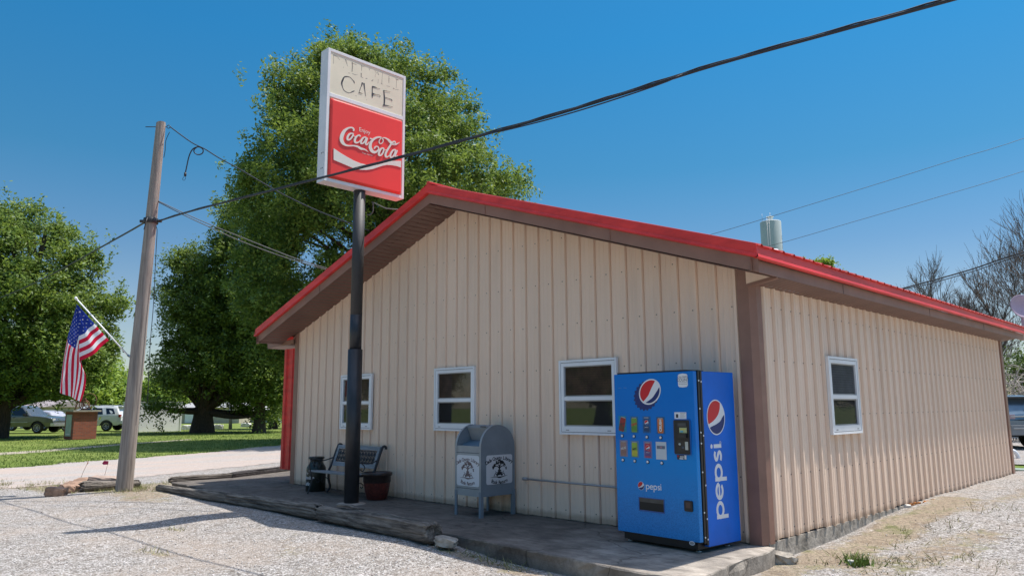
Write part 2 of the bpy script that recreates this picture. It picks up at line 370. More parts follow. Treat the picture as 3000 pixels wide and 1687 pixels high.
def grid(name, xs, ys, zoff, keep=None, attr=None, material=None, noz=False):
    X, Y = np.meshgrid(xs, ys); Z = gz(X, Y)+zoff
    nx, ny = len(xs), len(ys); idx = np.arange(nx*ny).reshape(ny, nx)
    q = np.stack([idx[:-1, :-1], idx[:-1, 1:], idx[1:, 1:], idx[1:, :-1]], -1).reshape(-1, 4)
    if keep is not None:
        cx = X.ravel()[q].mean(1); cy = Y.ravel()[q].mean(1); q = q[keep(cx, cy)]
    me = bpy.data.meshes.new(name); me.vertices.add(nx*ny); me.vertices.foreach_set('co', np.stack([X, Y, Z], -1).astype(np.float32).ravel())
    me.loops.add(q.size); me.loops.foreach_set('vertex_index', q.ravel().astype(np.int32))
    me.polygons.add(len(q)); me.polygons.foreach_set('loop_start', (np.arange(len(q))*4).astype(np.int32))
    me.update(calc_edges=True)
    if attr is not None:
        a = me.attributes.new('patch', 'FLOAT', 'POINT'); a.data.foreach_set('value', attr(X.ravel(), Y.ravel()).astype(np.float32))
    for p in me.polygons: p.use_smooth = True
    return link(name, me, material)
def seq(*segs):
    o = []
    for a, b, st in segs: o += list(np.arange(a, b, st))
    return np.array(o+[segs[-1][1]])
# lawn / far ground
def ground_mat():
    m = bpy.data.materials.new('lawn'); m.use_nodes = True; nt = m.node_tree; b = nt.nodes['Principled BSDF']
    f1 = noise(nt, .35, 6, .7); f2 = noise(nt, 6, 8, .75); f3 = noise(nt, 22, 3, .6)
    c = ramp(nt, f1, [(.35, (.105, .155, .030)), (.6, (.165, .205, .055))])
    c2 = ramp(nt, f2, [(.36, (.55, .6, .5)), (.62, (1.25, 1.2, 1.15))])
    c = mixc(nt, 1., c, c2, 'MULTIPLY')
    k = ramp(nt, f3, [(.64, (0, 0, 0)), (.69, (1, 1, 1))])
    fm = nt.nodes.new('ShaderNodeMath'); fm.operation = 'MULTIPLY'; nt.links.new(k, fm.inputs[0]); nt.links.new(f1, fm.inputs[1])
    c = mixc(nt, fm.outputs[0], c, (.45, .47, .36))
    nt.links.new(c, b.inputs['Base Color']); b.inputs['Roughness'].default_value = .9; b.inputs['Specular IOR Level'].default_value = .1
    bp = nt.nodes.new('ShaderNodeBump'); bp.inputs['Strength'].default_value = .6; bp.inputs['Distance'].default_value = .05
    nt.links.new(f2, bp.inputs['Height']); nt.links.new(bp.outputs[0], b.inputs['Normal'])
    return m
lawnm = ground_mat()
gxs = seq((-900, -200, 100), (-200, -60, 20), (-60, 14, 1.), (14, 60, 10), (60, 900, 120))
gys = seq((-900, -60, 120), (-60, -20, 10), (-20, 50, 1.), (50, 200, 20), (200, 1100, 120))
tag(grid('ground', gxs, gys, -.03, material=lawnm), kind='structure')
# gravel
def gravel_mat(name, road=False):
    m = bpy.data.materials.new(name); m.use_nodes = True; nt = m.node_tree; b = nt.nodes['Principled BSDF']
    tc = nt.nodes.new('ShaderNodeTexCoord').outputs['Object']
    v = nt.nodes.new('ShaderNodeTexVoronoi'); v.inputs['Scale'].default_value = 58; v.inputs['Randomness'].default_value = 1; nt.links.new(tc, v.inputs['Vector'])
    v2 = nt.nodes.new('ShaderNodeTexVoronoi'); v2.inputs['Scale'].default_value = 17; nt.links.new(tc, v2.inputs['Vector'])
    sp = nt.nodes.new('ShaderNodeSeparateColor'); nt.links.new(v.outputs['Color'], sp.inputs[0])
    stone = ramp(nt, sp.outputs[0], [(0, (.17, .158, .147)), (.25, (.285, .27, .255)), (.6, (.39, .38, .365)), (.85, (.49, .48, .47)), (1, (.62, .61, .60))])
    sp2 = nt.nodes.new('ShaderNodeSeparateColor'); nt.links.new(v2.outputs['Color'], sp2.inputs[0])
    big = ramp(nt, sp2.outputs[1], [(0, (.72, .69, .66)), (.35, (.95, .94, .92)), (1, (1.12, 1.1, 1.1))])
    c = mixc(nt, 1., stone, big, 'MULTIPLY')
    edge = ramp(nt, v.outputs['Distance'], [(.25, (1, 1, 1)), (.75, (.45, .42, .40))])
    c = mixc(nt, .8, c, edge, 'MULTIPLY')
    if road:
        f = noise(nt, .5, 5, .6, stretch=(1.8, .35, 1))
        c = mixc(nt, .5, c, (.42, .385, .36))
        c = mixc(nt, ramp(nt, f, [(.4, (0, 0, 0)), (.62, (.75, .75, .75))]), c, (.42, .33, .28))
    else:
        f = noise(nt, .7, 7, .7)
        c = mixc(nt, ramp(nt, f, [(.46, (0, 0, 0)), (.7, (.6, .6, .6))]), c, (.33, .27, .22))
    a = nt.nodes.new('ShaderNodeAttribute'); a.attribute_name = 'patch'
    f5 = noise(nt, 9, 8, .75)
    sm = nt.nodes.new('ShaderNodeMath'); sm.operation = 'ADD'; nt.links.new(a.outputs['Fac'], sm.inputs[0]); nt.links.new(f5, sm.inputs[1])
    pm = ramp(nt, sm.outputs[0], [(.82, (0, 0, 0)), (1.05, (1, 1, 1))])
    fd = noise(nt, 2.3, 6, .7)
    dirt = ramp(nt, fd, [(.36, (.19, .15, .11)), (.5, (.285, .24, .185)), (.64, (.15, .155, .075))])
    dirt = mixc(nt, .55, dirt, ramp(nt, sp.outputs[0], [(0, (.3, .28, .26)), (1, (1.5, 1.45, 1.4))]), 'MULTIPLY')
    c = mixc(nt, pm, c, dirt)
    nt.links.new(c, b.inputs['Base Color']); b.inputs['Roughness'].default_value = .95; b.inputs['Specular IOR Level'].default_value = .15
    bp = nt.nodes.new('ShaderNodeBump'); bp.inputs['Strength'].default_value = .9; bp.inputs['Distance'].default_value = .012; bp.invert = True
    nt.links.new(v.outputs['Distance'], bp.inputs['Height'])
    nt.links.new(bp.outputs[0], b.inputs['Normal'])
    return m
gravm = gravel_mat('gravel'); roadm = gravel_mat('gravel_road', True)
def patch(x, y):
    n = vnoise(x, y, .7, 3)*.6+vnoise(x, y, .25, 4)*.4
    p = np.zeros_like(x)
    def seg(a, b, wd, s=1.):
        nonlocal p
        d = segd(x, y, a, b); p = np.maximum(p, s*ss(wd*1.6, wd*.3, d+(n-.5)*wd))
    seg((.35, .2), (.42, 5), .36, .6); seg((.8, .1), (1.2, 2.6), .38, .46); seg((.7, 4), (1.0, 8), .32, .42)
    seg((-12.2, -1.2), (-9.6, -2.3), .55, .55); seg((-11.2, -2.4), (-9, -2.3), .45, .42)
    seg((-15.5, -3.3), (-11.2, -1.9), .7, .6); seg((-20, -5.4), (-14, -2.9), .8, .5)
    seg((-11.9, -.7), (-13.5, 3.5), .45, .45); seg((.3, -1.9), (-1.6, -1.9), .16, .5); seg((.4, -1.2), (.25, -.1), .22, .55)
    seg((-1.4, -1.85), (-2.8, -1.8), .12, .5)
    seg((2.2, 1.2), (2.8, 1.9), .25, .42); seg((-5.2, -3.9), (-4.6, -3.8), .1, .42); seg((-6.3, -3.2), (-6., -3.1), .12, .42)
    seg((-4.5, -2.5), (-3.6, -3.), .2, .34)
    return p
xs = seq((-34, -15, .5), (-15, 4.6, .09), (4.6, 12, .5), (12, 60, 6)); ys = seq((-60, -8, 4), (-8, 8, .09), (8, 40, .5))
def keep(cx, cy):
    e = lawn_edge(cy)+(vnoise(cx, cy, .9, 8)-.5)*.9
    return (cx > e+6) & ((cy < 13.2+vnoise(cx, cy, .6, 9)) | ((cy > 15.5) & (cx > -12)))
tag(grid('gravel_lot', xs, ys, 0, keep=keep, attr=patch, material=gravm), kind='structure')
xs = seq((-42, -27, .25), (-27, -11, .25)); ys = seq((-60, -12, 3), (-12, 22, .25), (22, 60, 3))
def keep2(cx, cy):
    e = lawn_edge(cy)+(vnoise(cx, cy, 1.1, 8)-.5)*.7
    return (cx > e) & (cx < lawn_edge(cy)+6.6)
tag(grid('gravel_road', xs, ys, .006, keep=keep2, attr=lambda x, y: x*0+.25*vnoise(x, y, 1.5, 2)*ss(-17, -15, x), material=roadm), kind='structure')
# strip path through the lawn
mb = MB(); pl = [hit(u, v, 2, -.2) for u, v in ((-60, 1327), (120, 1316), (260, 1305), (380, 1296), (560, 1284))]
pl2 = [hit(u, v, 2, -.2) for u, v in ((-60, 1334), (120, 1322), (260, 1310), (380, 1299), (560, 1286))]
for a, b, c, d in zip(pl, pl[1:], pl2[1:], pl2): mb.add([(p.x, p.y, gzf(p.x, p.y)-.024) for p in (a, b, c, d)], [(0, 1, 2, 3)])
tag(mb.build('path', mat('path_gravel', (.34, .30, .23), .95, var=.4, vscale=4, detail=8)), kind='structure')
# loose stones
def rocks(n, fn, smin, smax, name, material):
    base = np.array([(1,0,0),(-1,0,0),(0,1,0),(0,-1,0),(0,0,1),(0,0,-.6)], float)
    tri = np.array([(0,2,4),(2,1,4),(1,3,4),(3,0,4),(2,0,5),(1,2,5),(3,1,5),(0,3,5)])
    P = fn(n); n = len(P); s = smin+(smax-smin)*rng.random(n)**2.5
    a = rng.random(n)*6.283; V = base[None]*(1+.5*(rng.random((n, 6, 1))-.5))*s[:, None, None]*np.array([1, .8, .62])
    c, si = np.cos(a)[:, None], np.sin(a)[:, None]
    V = np.stack([V[..., 0]*c-V[..., 1]*si, V[..., 0]*si+V[..., 1]*c, V[..., 2]+rng.normal(0, .25, (n, 6))*s[:, None]], -1)+P[:, None, :]
    T = (tri[None]+(np.arange(n)*6)[:, None, None]).reshape(-1, 3)
    return npmesh(name, V.reshape(-1, 3), T, material)
def npmesh(name, V, F, material, parent=None, smooth=False):
    k = F.shape[1]; me = bpy.data.meshes.new(name); me.vertices.add(len(V)); me.vertices.foreach_set('co', V.astype(np.float32).ravel())
    me.loops.add(F.size); me.loops.foreach_set('vertex_index', F.ravel().astype(np.int32))
    me.polygons.add(len(F)); me.polygons.foreach_set('loop_start', (np.arange(len(F))*k).astype(np.int32))
    if smooth: me.polygons.foreach_set('use_smooth', np.ones(len(F), bool))
    me.update(calc_edges=True); return link(name, me, material, parent)
def stonemat():
    m = bpy.data.materials.new('loose_gravel'); m.use_nodes = True; nt = m.node_tree; b = nt.nodes['Principled BSDF']
    g = nt.nodes.new('ShaderNodeNewGeometry')
    c = ramp(nt, g.outputs['Random Per Island'], [(0, (.13, .12, .115)), (.15, (.28, .23, .20)), (.5, (.40, .38, .37)), (1, (.58, .57, .56))])
    nt.links.new(c, b.inputs['Base Color']); b.inputs['Roughness'].default_value = .9; return m
def scat(n):
    t = rng.random(n)**1.6; d = 3.3+t*13; a = YAW+(rng.random(n)-.5)*1.35
    x = CP[0]+np.sin(a)*d; y = CP[1]+np.cos(a)*d
    ok = ((y < -1.75) | (x > .35)) & (x > -14) & ~((x < .1) & (y > -1.75)); x, y = x[ok], y[ok]
    return np.stack([x, y, gz(x, y)+.002], -1)
tag(rocks(34000, scat, .003, .013, 'loose_gravel', stonemat()), kind='stuff')
# ---------------------------------------------------------------- slab
slab_pts = [(.08, -.0), (.13, -.35), (.16, -1.0), (.235, -1.72), (-.31, -1.756), (-1.52, -1.675), (-2.72, -1.60), (-4.5, -1.58), (-6.2, -1.55), (-8.2, -1.46), (-10.9, -1.35), (-11.0, -.6), (-11.3, .6), (-11.75, 1.4), (-10.6, 1.5), (-9.0, .02)]
def jag(pts, st=.12, amp=.012):
    o = []
    for (a, b) in zip(pts, pts[1:]+pts[:1]):
        L = math.dist(a, b); k = max(1, int(L/st))
        for i in range(k):
            t = i/k; o.append((lerp(a[0], b[0], t)+random.uniform(-amp, amp), lerp(a[1], b[1], t)+random.uniform(-amp, amp)))
    return o
mb = MB(); J = jag(slab_pts); n = len(J)
cxy = (-4, -.8)
inner = [(x+(.015 if x < -4 else -.015)*0, y) for x, y in J]
vs = [(x, y, 0) for x, y in J]+[(x, y, -.012+random.uniform(-.004, .004)) for x, y in [(a[0]+random.uniform(-.004, .012)*(1 if a[0] > 0 else -1), a[1]-random.uniform(.004, .014)) for a in J]]+[(x+random.uniform(-.012, .012), y+random.uniform(-.012, .012), -.07) for x, y in J]+[(x, y, -.3) for x, y in J]
fs = [tuple(range(n))]+[(k*n+i, k*n+(i+1) % n, (k+1)*n+(i+1) % n, (k+1)*n+i) for k in range(3) for i in range(n)]
mb.add(vs, fs)
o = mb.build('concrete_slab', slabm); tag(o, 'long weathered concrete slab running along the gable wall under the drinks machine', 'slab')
# ---------------------------------------------------------------- cafe building
RX, RZ, SL = -4.52, 4.414, .3345       # ridge
def roofz(x): return RZ-SL*abs(x-RX)
B = empty('cafe_building', (0, 0, 0), 'beige ribbed steel cafe building with red gable roof and brown trim', 'building')
def ribbed(name, u0, u1, first, plane, zb, zt, material, out, parent, pitch=.2286, screws=(), d=.019):
    """ribbed sheet from u0 to u1; plane(u,dep,z)->3-D"""
    prof = [(u0, 0.)]
    k = math.floor((u0-first)/pitch)-1
    while first+k*pitch < u1+pitch:
        c = first+k*pitch
        for du, dd in ((-.036, 0), (-.0355, -.010), (-.0265, -.010), (-.026, 0), (-.014, .027), (.016, .027), (.028, 0), (.082, 0), (.086, .0035), (.096, .0035), (.100, 0), (.142, 0), (.146, .0035), (.156, .0035), (.160, 0)):
            u = c+du
            if u0+.001 < u < u1-.001: prof.append((u, dd))
        k += 1
    prof.append((u1, 0.)); mb = MB()
    vs = []; n = len(prof)
    if isinstance(zt, tuple): pass
    for u, dd in prof: vs.append(plane(u, dd, zb(u) if callable(zb) else zb))
    for u, dd in prof: vs.append(plane(u, dd, zt(u)))
    mb.add(vs, [(i, i+1, n+i+1, n+i) for i in range(n-1)])
    for zs in screws:
        kk = math.floor((u0-first)/pitch)
        while first+kk*pitch < u1:
            u = first+kk*pitch-.045
            if u0+.02 < u < u1 and zs < zt(u)-.05:
                for i in range(1):
                    P = [plane(u+.0065*math.cos(a), .004, zs+random.uniform(-.001, .001)+.0065*math.sin(a)) for a in [R(60*q) for q in range(6)]]
                    Q = [plane(u+.008*math.cos(a), .0002, zs+.008*math.sin(a)) for a in [R(60*q) for q in range(6)]]
                    mb.add(P+Q, [(0,1,2,3,4,5)]+[(q, (q+1) % 6, 6+(q+1) % 6, 6+q) for q in range(6)], 1)
            kk += 1
    return mb.build(name, [material, screwm], parent)
X0 = -8.6588
def gable_top(x): return roofz(x)-.262
# the gable sheet gets a vertex at the ridge: build both halves
gf = lambda u, dd, z: (u, -dd, z)
def gable_sheet():
    pit = .2286
    prof = []
    def addu(u, dd): prof.append((u, dd))
    u0, u1 = -8.885, -.175; addu(u0, 0.)
    k = -3
    while X0+k*pit < u1+pit:
        c = X0+k*pit
        for du, dd in ((-.030, 0), (-.0285, -.006), (-.026, 0), (-.016, .022), (.016, .022), (.024, 0), (.0245, -.010), (.0325, -.010), (.033, 0), (.082, 0), (.086, .0035), (.096, .0035), (.100, 0), (.142, 0), (.146, .0035), (.156, .0035), (.160, 0)):
            if u0+.001 < c+du < u1-.001: addu(c+du, dd)
        k += 1
    addu(u1, 0.)
    i = next(i for i, p in enumerate(prof) if p[0] > RX); a, b = prof[i-1], prof[i]; t = (RX-a[0])/(b[0]-a[0]); prof.insert(i, (RX, lerp(a[1], b[1], t)))
    mb = MB(); n = len(prof)
    mb.add([gf(u, dd, .012+random.uniform(-.004, .004)) for u, dd in prof]+[gf(u, dd, gable_top(u)) for u, dd in prof], [(j, j+1, n+j+1, n+j) for j in range(n-1)])
    for zs in (.11, .63, 1.22, 1.775, 2.3245, 2.862, 3.42, 3.9):
        for kk in range(0, 39):
            u = X0+kk*pit-.045
            if u0+.02 < u < u1 and zs < gable_top(u)-.05:
                z = zs+random.uniform(-.006, .006)
                P = [gf(u+.0065*math.cos(a), .004, z+.0065*math.sin(a)) for a in [R(60*q) for q in range(6)]]
                Q = [gf(u+.008*math.cos(a), .0002, z+.008*math.sin(a)) for a in [R(60*q) for q in range(6)]]
                mb.add(P+Q, [(0,1,2,3,4,5)]+[(q, (q+1) % 6, 6+(q+1) % 6, 6+q) for q in range(6)], 1)
    return mb.build('gable_wall', [beige, screwm], B)
gable_sheet()
ribbed('side_wall', .095, 9.76, .1725, lambda u, dd, z: (dd, u, z), lambda u: .03+.012*math.sin(u*2)+.008*math.sin(u*7.3), lambda u: 2.52, beige, 1, B, screws=(.12, .63, 1.22, 1.775, 2.32))
mb = MB(); mb.box((-9.0, 9.84, -.2), (-.02, 9.9, 2.6)); mb.box((-9.04, .06, -.2), (-8.99, 9.84, 2.5)); mb.add([(-9, 9.87, 2.6), (-.02, 9.87, 2.6), (RX, 9.87, 4.1)], [(0, 1, 2)])
mb.build('rear_wall', beige, B)
# foundation
mb = MB(); pts = [(.012, .0), (.016, 2.5), (.014, 5), (.012, 9.7)]
mb.box((-8.9, .02, -.35), (.010, 9.8, .028)); mb.build('foundation', roughcon, B)
# corner trims
mb = MB()
zb0 = -.01
mb.add([(-.168, -.026, zb0), (-.042, -.028, -.0), (.012, .03, .015), (-.168, -.026, 2.695), (-.042, -.028, 2.655), (.012, .03, 2.54), (-.168, .0, zb0), (-.168, 0, 2.695), (.02, .115, .015), (.02, .115, 2.52), (.0, .115, .015), (.0, .115, 2.52)],
       [(0, 1, 4, 3), (1, 2, 5, 4), (0, 3, 7, 6), (2, 8, 9, 5), (8, 10, 11, 9)])
# a bruised lower end on the corner
mb.build('corner_trim', brown, B)
mb = MB(); mb.add([(-9.01, -.024, .0), (-8.87, -.024, .0), (-8.87, -.024, 2.72), (-9.01, -.024, 2.66), (-8.87, 0, 0), (-8.87, 0, 2.72), (-9.01, .15, 0), (-9.01, .15, 2.66)], [(0, 1, 2, 3), (1, 4, 5, 2), (0, 3, 7, 6)])
mb.build('corner_trim', brown, B)
mb = MB(); mb.box((-.02, 9.76, .03), (.026, 9.9, 2.52)); mb.build('corner_trim', brown, B)
# roof
XL, XR, YF, YB = -9.51, .33, -.55, 10.6
mb = MB(); pit = .2286; ys_ = []
y = YF+.03
prof = [(YF+.004, 0)]
while y < YB:
    for dy, dz in ((.0, 0), (.014, .019), (.042, .019), (.056, 0)): prof.append((y+dy, dz))
    y += pit
prof.append((YB, 0)); n = len(prof)
for sx, xe in ((1, XR-.004), (-1, XL+.004)):
    vs = [(RX+sx*.0, yy, roofz(RX)+dz+.012) for yy, dz in prof]+[(xe+sx*.03, yy, roofz(xe)+dz+.006-.01) for yy, dz in prof]
    mb.add(vs, [(i, i+1, n+i+1, n+i) for i in range(n-1)])
rf = mb.build('roof', redroof, B)
mb = MB(); mb.tube([(RX, YF-.01, RZ+.03), (RX, YB, RZ+.03)], .035, 8); mb.add([(RX-.16, YF-.012, roofz(RX-.16)+.026), (RX, YF-.012, RZ+.034), (RX+.16, YF-.012, roofz(RX+.16)+.026), (RX-.16, YB, roofz(RX-.16)+.026), (RX, YB, RZ+.034), (RX+.16, YB, roofz(RX+.16)+.026)], [(0, 1, 4, 3), (1, 2, 5, 4)])
mb.build('ridge_cap', redm, rf)
# rake trims (red) : upper band, kicked-out lip
def rake(mb, y0, z0, z1, prof):
    """prof: list (dy, frac) cross-section swept along the two rakes"""
    P = [XL, RX, XR]
    for a, b in ((XL, RX), (RX, XR)):
        vs = []; n = len(prof)
        for x in (a, b):
            for dy, dz in prof: vs.append((x, y0+dy, roofz(x)+dz))
        mb.add(vs, [(i, i+1, n+i+1, n+i) for i in range(n-1)])
mb = MB(); rake(mb, YF, 0, 0, [(.09, .018), (-.012, .018), (-.012, -.075), (-.026, -.085), (-.030, -.108), (-.006, -.118), (.02, -.118)])
# the side eave
def eave(mb, prof, x, sgn):
    n = len(prof); vs = []
    for yy in (YF-.012, YB):
        for dx, dz in prof: vs.append((x+sgn*dx, yy, roofz(x)+dz))
    mb.add(vs, [(i, i+1, n+i+1, n+i) for i in range(n-1)])
ev = [(-.09, .048), (.002, .016), (.002, -.075), (.016, -.085), (.02, -.108), (-.004, -.118), (-.03, -.118)]
eave(mb, ev, XR, 1); eave(mb, ev, XL, -1)
# rake end caps
for x, s in ((XR, 1), (XL, -1)):
    mb.add([(x, YF-.012, roofz(x)+.018), (x+s*.002, YF-.012, roofz(x)+.016), (x+s*.02, YF-.03, roofz(x)-.108), (x, YF-.03, roofz(x)-.108)], [(0, 1, 2, 3)])
mb.build('red_trim', redm, B)
mb = MB()
rake(mb, YF+.025, 0, 0, [(.0, -.11), (-.004, -.115), (.0, -.25), (.03, -.25)])
eave(mb, [(-.06, -.11), (-.06, -.228), (-.09, -.228)], XR, 1); eave(mb, [(-.06, -.11), (-.06, -.228), (-.12, -.228)], XL, -1)
for x, s in ((XR-.06, 1), (XL+.06, -1)): mb.add([(x, YF+.021, roofz(x)-.1), (x+s*.0, YF+.021, roofz(x)-.25), (x+s*.0, YF+.10, roofz(x)-.25), (x, YF+.1, roofz(x)-.1)], [(0, 1, 2, 3)])
# joint laps in the metal
for x in (-7.4, -3.4, -1.4): mb.box((x, YF+.016, roofz(x)-.248), (x+.03, YF+.023, roofz(x)-.13))
for yy in (1.6, 4.7, 7.6): mb.box((XR-.061, yy, roofz(XR)-.226), (XR-.057, yy+.006, roofz(XR)-.12), 1)
mb.build('fascia', [brown, seam], B)
# gable soffit: boards laid along y
mb = MB()
def sof(a, b, st):
    x = a
    while x < b-.001:
        x2 = min(x+st, b)
        z = lambda q: roofz(q)-.262
        vs = [(x, YF+.03, z(x)), (x2-.008, YF+.03, z(x2-.008)), (x2-.008, .0, z(x2-.008)), (x, .0, z(x))]
        mb.add(vs, [(0, 1, 2, 3)])
        vs = [(x2-.008, YF+.03, z(x2)+.012), (x2, YF+.03, z(x2)+.012), (x2, 0, z(x2)+.012), (x2-.008, 0, z(x2)+.012)]
        mb.add(vs, [(0, 1, 2, 3)], 1)
        x = x2
sof(XL+.07, RX, .101); sof(RX, XR-.07, .101)
# side soffit, boards across
for a, b in ((.0, XR-.06),):
    yy = .0
    while yy < 9.9:
        mb.add([(a, yy, 2.52), (b, yy, 2.562), (b, yy+.094, 2.562), (a, yy+.094, 2.52)], [(0, 1, 2, 3)])
        mb.add([(a, yy+.094, 2.53), (b, yy+.094, 2.572), (b, yy+.101, 2.572), (a, yy+.101, 2.53)], [(0, 1, 2, 3)], 1)
        yy += .101
mb.add([(-.02, -.02, 2.56), (XR-.06, -.02, 2.60), (XR-.06, 9.9, 2.60), (-.02, 9.9, 2.56)], [(0, 1, 2, 3)], 1)  # dark sheet added above the boards to stop light leaking through the joints
mb.build('soffit', [soffitm, seam], B)
mb = MB(); mb.add([(-.06, -.03, 2.50), (XR-.06, -.03, 2.55), (XR-.06, -.03, roofz(XR-.06)-.20), (-.06, -.03, roofz(-.06)-.20)], [(0, 1, 2, 3)])
mb.add([(-.06, -.036, 2.500), (XR-.062, -.036, 2.550), (XR-.062, -.036, 2.582), (-.06, -.036, 2.532), (-.06, .02, 2.500), (XR-.062, .02, 2.55)], [(0, 1, 2, 3), (0, 4, 5, 1)], 1); mb.build('eave_end', [beige, brown], B)
mb = MB(); mb.add([(-9.01, -.01, 2.5), (XL+.07, -.01, 2.5), (XL+.07, -.01, roofz(XL+.07)-.262), (-9.01, -.01, roofz(-9.01)-.262)], [(0, 1, 2, 3)])
mb.build('eave_end', beige, B)
# roof top things
mb = MB(); mb.lathe([(.0, .16), (.12, .15), (.16, .10), (.17, 0), (.10, -.02), (.1, -.35)], 20); v = mb.build('roof_vent', vinyl, B, (-1.75, 4.1, roofz(-1.75)+.10))
# red side bay
ribbed('side_bay', -9.46, -9.012, -9.36, lambda u, dd, z: (u, .02-dd, z), lambda u: .235, lambda u: 2.42, redm, 1, B)
mb = MB(); mb.box((-9.46, .021, .235), (-9.44, 3.2, 2.42)); mb.box((-9.46, 3.2, .235), (-9.0, 3.22, 2.42)); mb.build('side_bay_wall', redm, B)
mb = MB(); mb.add([(-9.98, -.06, 2.46), (-9.0, -.06, 2.5), (-9.0, -.06, 2.57), (-10.0, -.06, 2.57), (-9.98, 3.4, 2.46), (-9.0, 3.4, 2.5), (-9.0, 3.4, 2.6), (-10.0, 3.4, 2.57)], [(0, 1, 2, 3), (0, 3, 7, 4), (3, 2, 6, 7), (0, 4, 5, 1)])
mb.build('bay_fascia', brown, B)
mb = MB(); mb.add([(-10.02, -.075, 2.572), (-8.99, -.075, 2.572), (-8.99, -.075, 2.62), (-10.02, -.075, 2.66), (-10.02, 3.4, 2.572), (-10.02, 3.4, 2.66), (-8.99, 3.4, 2.62)], [(0, 1, 2, 3), (0, 3, 5, 4), (3, 2, 6, 5)])
mb.build('bay_roof', redm, B)
mb = MB(); mb.box((-9.42, .25, -.05), (-9.02, 3.1, .236)); mb.build('bay_gap_fill', darkgap, B)  # black fill stands for the shade in the gap under the bay
# windows
def window(x0, x1, z0, z1, fn, blinds=True, lab=None):
    mb = MB(); fw = .062
    def bar(a, b, c, d, h0, h1, m=0):  # u0,z0,u1,z1
        v = [fn(a, b, h0), fn(c, b, h0), fn(c, d, h0), fn(a, d, h0), fn(a, b, h1), fn(c, b, h1), fn(c, d, h1), fn(a, d, h1)]
        mb.add(v, [(0,3,2,1),(4,5,6,7),(0,1,5,4),(1,2,6,5),(2,3,7,6),(3,0,4,7)], m)
    def ring(a, b, c, d, wd, h0, h1, m=0, wb=None):
        wb = wb or wd
        bar(a, b, c, b+wb, h0, h1, m); bar(a, d-wd, c, d, h0, h1, m); bar(a, b+wb, a+wd, d-wd, h0, h1, m); bar(c-wd, b+wb, c, d-wd, h0, h1, m)
    ring(x0, z0, x1, z1, .026, -.002, .034); 
    o = mb.build('window', vinyl, B)
    mb = MB(); ring(x0+.026, z0+.026, x1-.026, z1-.026, .008, -.002, .018); mb.build('gasket', seam, o)
    mb = MB(); ring(x0+.032, z0+.032, x1-.032, z1-.032, .042, -.001, .030, wb=.065); zm = lerp(z0, z1, .48)
    bar(x0+.074, zm-.022, x1-.074, zm+.022, .001, .026)
    bar(x0+.10, z0+.05, x0+.15, z0+.056, .030, .033, 1); bar(x1-.15, z0+.05, x1-.10, z0+.056, .030, .033, 1)
    mb.build('sash', [vinyl, seam], o)
    mb = MB(); ring(x0+.074, zm+.022, x1-.074, z1-.074, .014, .001, .012); ring(x0+.074, z0+.097, x1-.074, zm-.022, .014, .001, .010); mb.build('sash_bead', lgrey, o)
    for a, b in ((zm+.036, z1-.088), (z0+.111, zm-.036)):
        mb = MB(); mb.add([fn(x0+.088, a, .009), fn(x1-.088, a, .009), fn(x1-.088, b, .009), fn(x0+.088, b, .009)], [(0, 1, 2, 3)]); mb.build('pane', pane_glass, o)
    mb = MB(); zz = zm+.03
    while zz < z1-.09:
        mb.add([fn(x0+.08, zz, .0045), fn(x1-.08, zz, .0045), fn(x1-.08, zz+.026, .0015), fn(x0+.08, zz+.026, .0015)], [(0, 1, 2, 3)], 0); zz += .028
    mb.add([fn(x0+.07, z0+.09, .001), fn(x1-.07, z0+.09, .001), fn(x1-.07, zm, .001), fn(x0+.07, zm, .001)], [(0, 1, 2, 3)], 1)  # dark sheets behind the glass stand for the unlit room
    mb.add([fn(x0+.07, zm, .0008), fn(x1-.07, zm, .0008), fn(x1-.07, z1-.07, .0008), fn(x0+.07, z1-.07, .0008)], [(0, 1, 2, 3)], 1)
    mb.build('blind', [blind if blinds else mat('grey_blind', (.13, .135, .15), .7, var=.3), mat('dark_interior', (.028, .026, .028), .8, var=.4, vscale=2)], o)
    return o
def glassmat():
    m = bpy.data.materials.new('pane_glass'); m.use_nodes = True; nt = m.node_tree; nt.nodes.clear()
    out = nt.nodes.new('ShaderNodeOutputMaterial'); tr = nt.nodes.new('ShaderNodeBsdfTransparent'); gl = nt.nodes.new('ShaderNodeBsdfGlossy'); gl.inputs['Roughness'].default_value = .02
    tr.inputs[0].default_value = (.8, .8, .78, 1)
    mx = nt.nodes.new('ShaderNodeMixShader'); mx.inputs[0].default_value = .085
    nt.links.new(tr.outputs[0], mx.inputs[1]); nt.links.new(gl.outputs[0], mx.inputs[2]); nt.links.new(mx.outputs[0], out.inputs[0])
    return m
pane_glass = glassmat()
fg = lambda u, z, h: (u, -.0035-h-.019, z)
window(-7.402, -6.507, .985, 1.865, fg); window(-4.955, -4.094, 1.003, 1.88, fg); window(-2.565, -1.69, .998, 1.879, fg)
window(1.562, 2.425, .998, 1.875, lambda u, z, h: (.030+h, u, z), False)
# conduit on the gable wall
cu = empty('wall_conduit', (-3.17, -.05, .44), 'thin grey pipe running low along the gable wall behind the drinks machine', 'pipe')
mb = MB(); mb.tube([(0, 0, 0), (.7, 0, -.005), (1.95, 0, -.01)], .011, 8); mb.build('pipe', lgrey, cu)
mb = MB(); mb.tube([(-.02, 0, 0), (.05, 0, 0)], .02, 10); mb.tube([(.0, 0, 0), (.0, .04, 0)], .018, 8); mb.build('pipe_end', lgrey, cu)
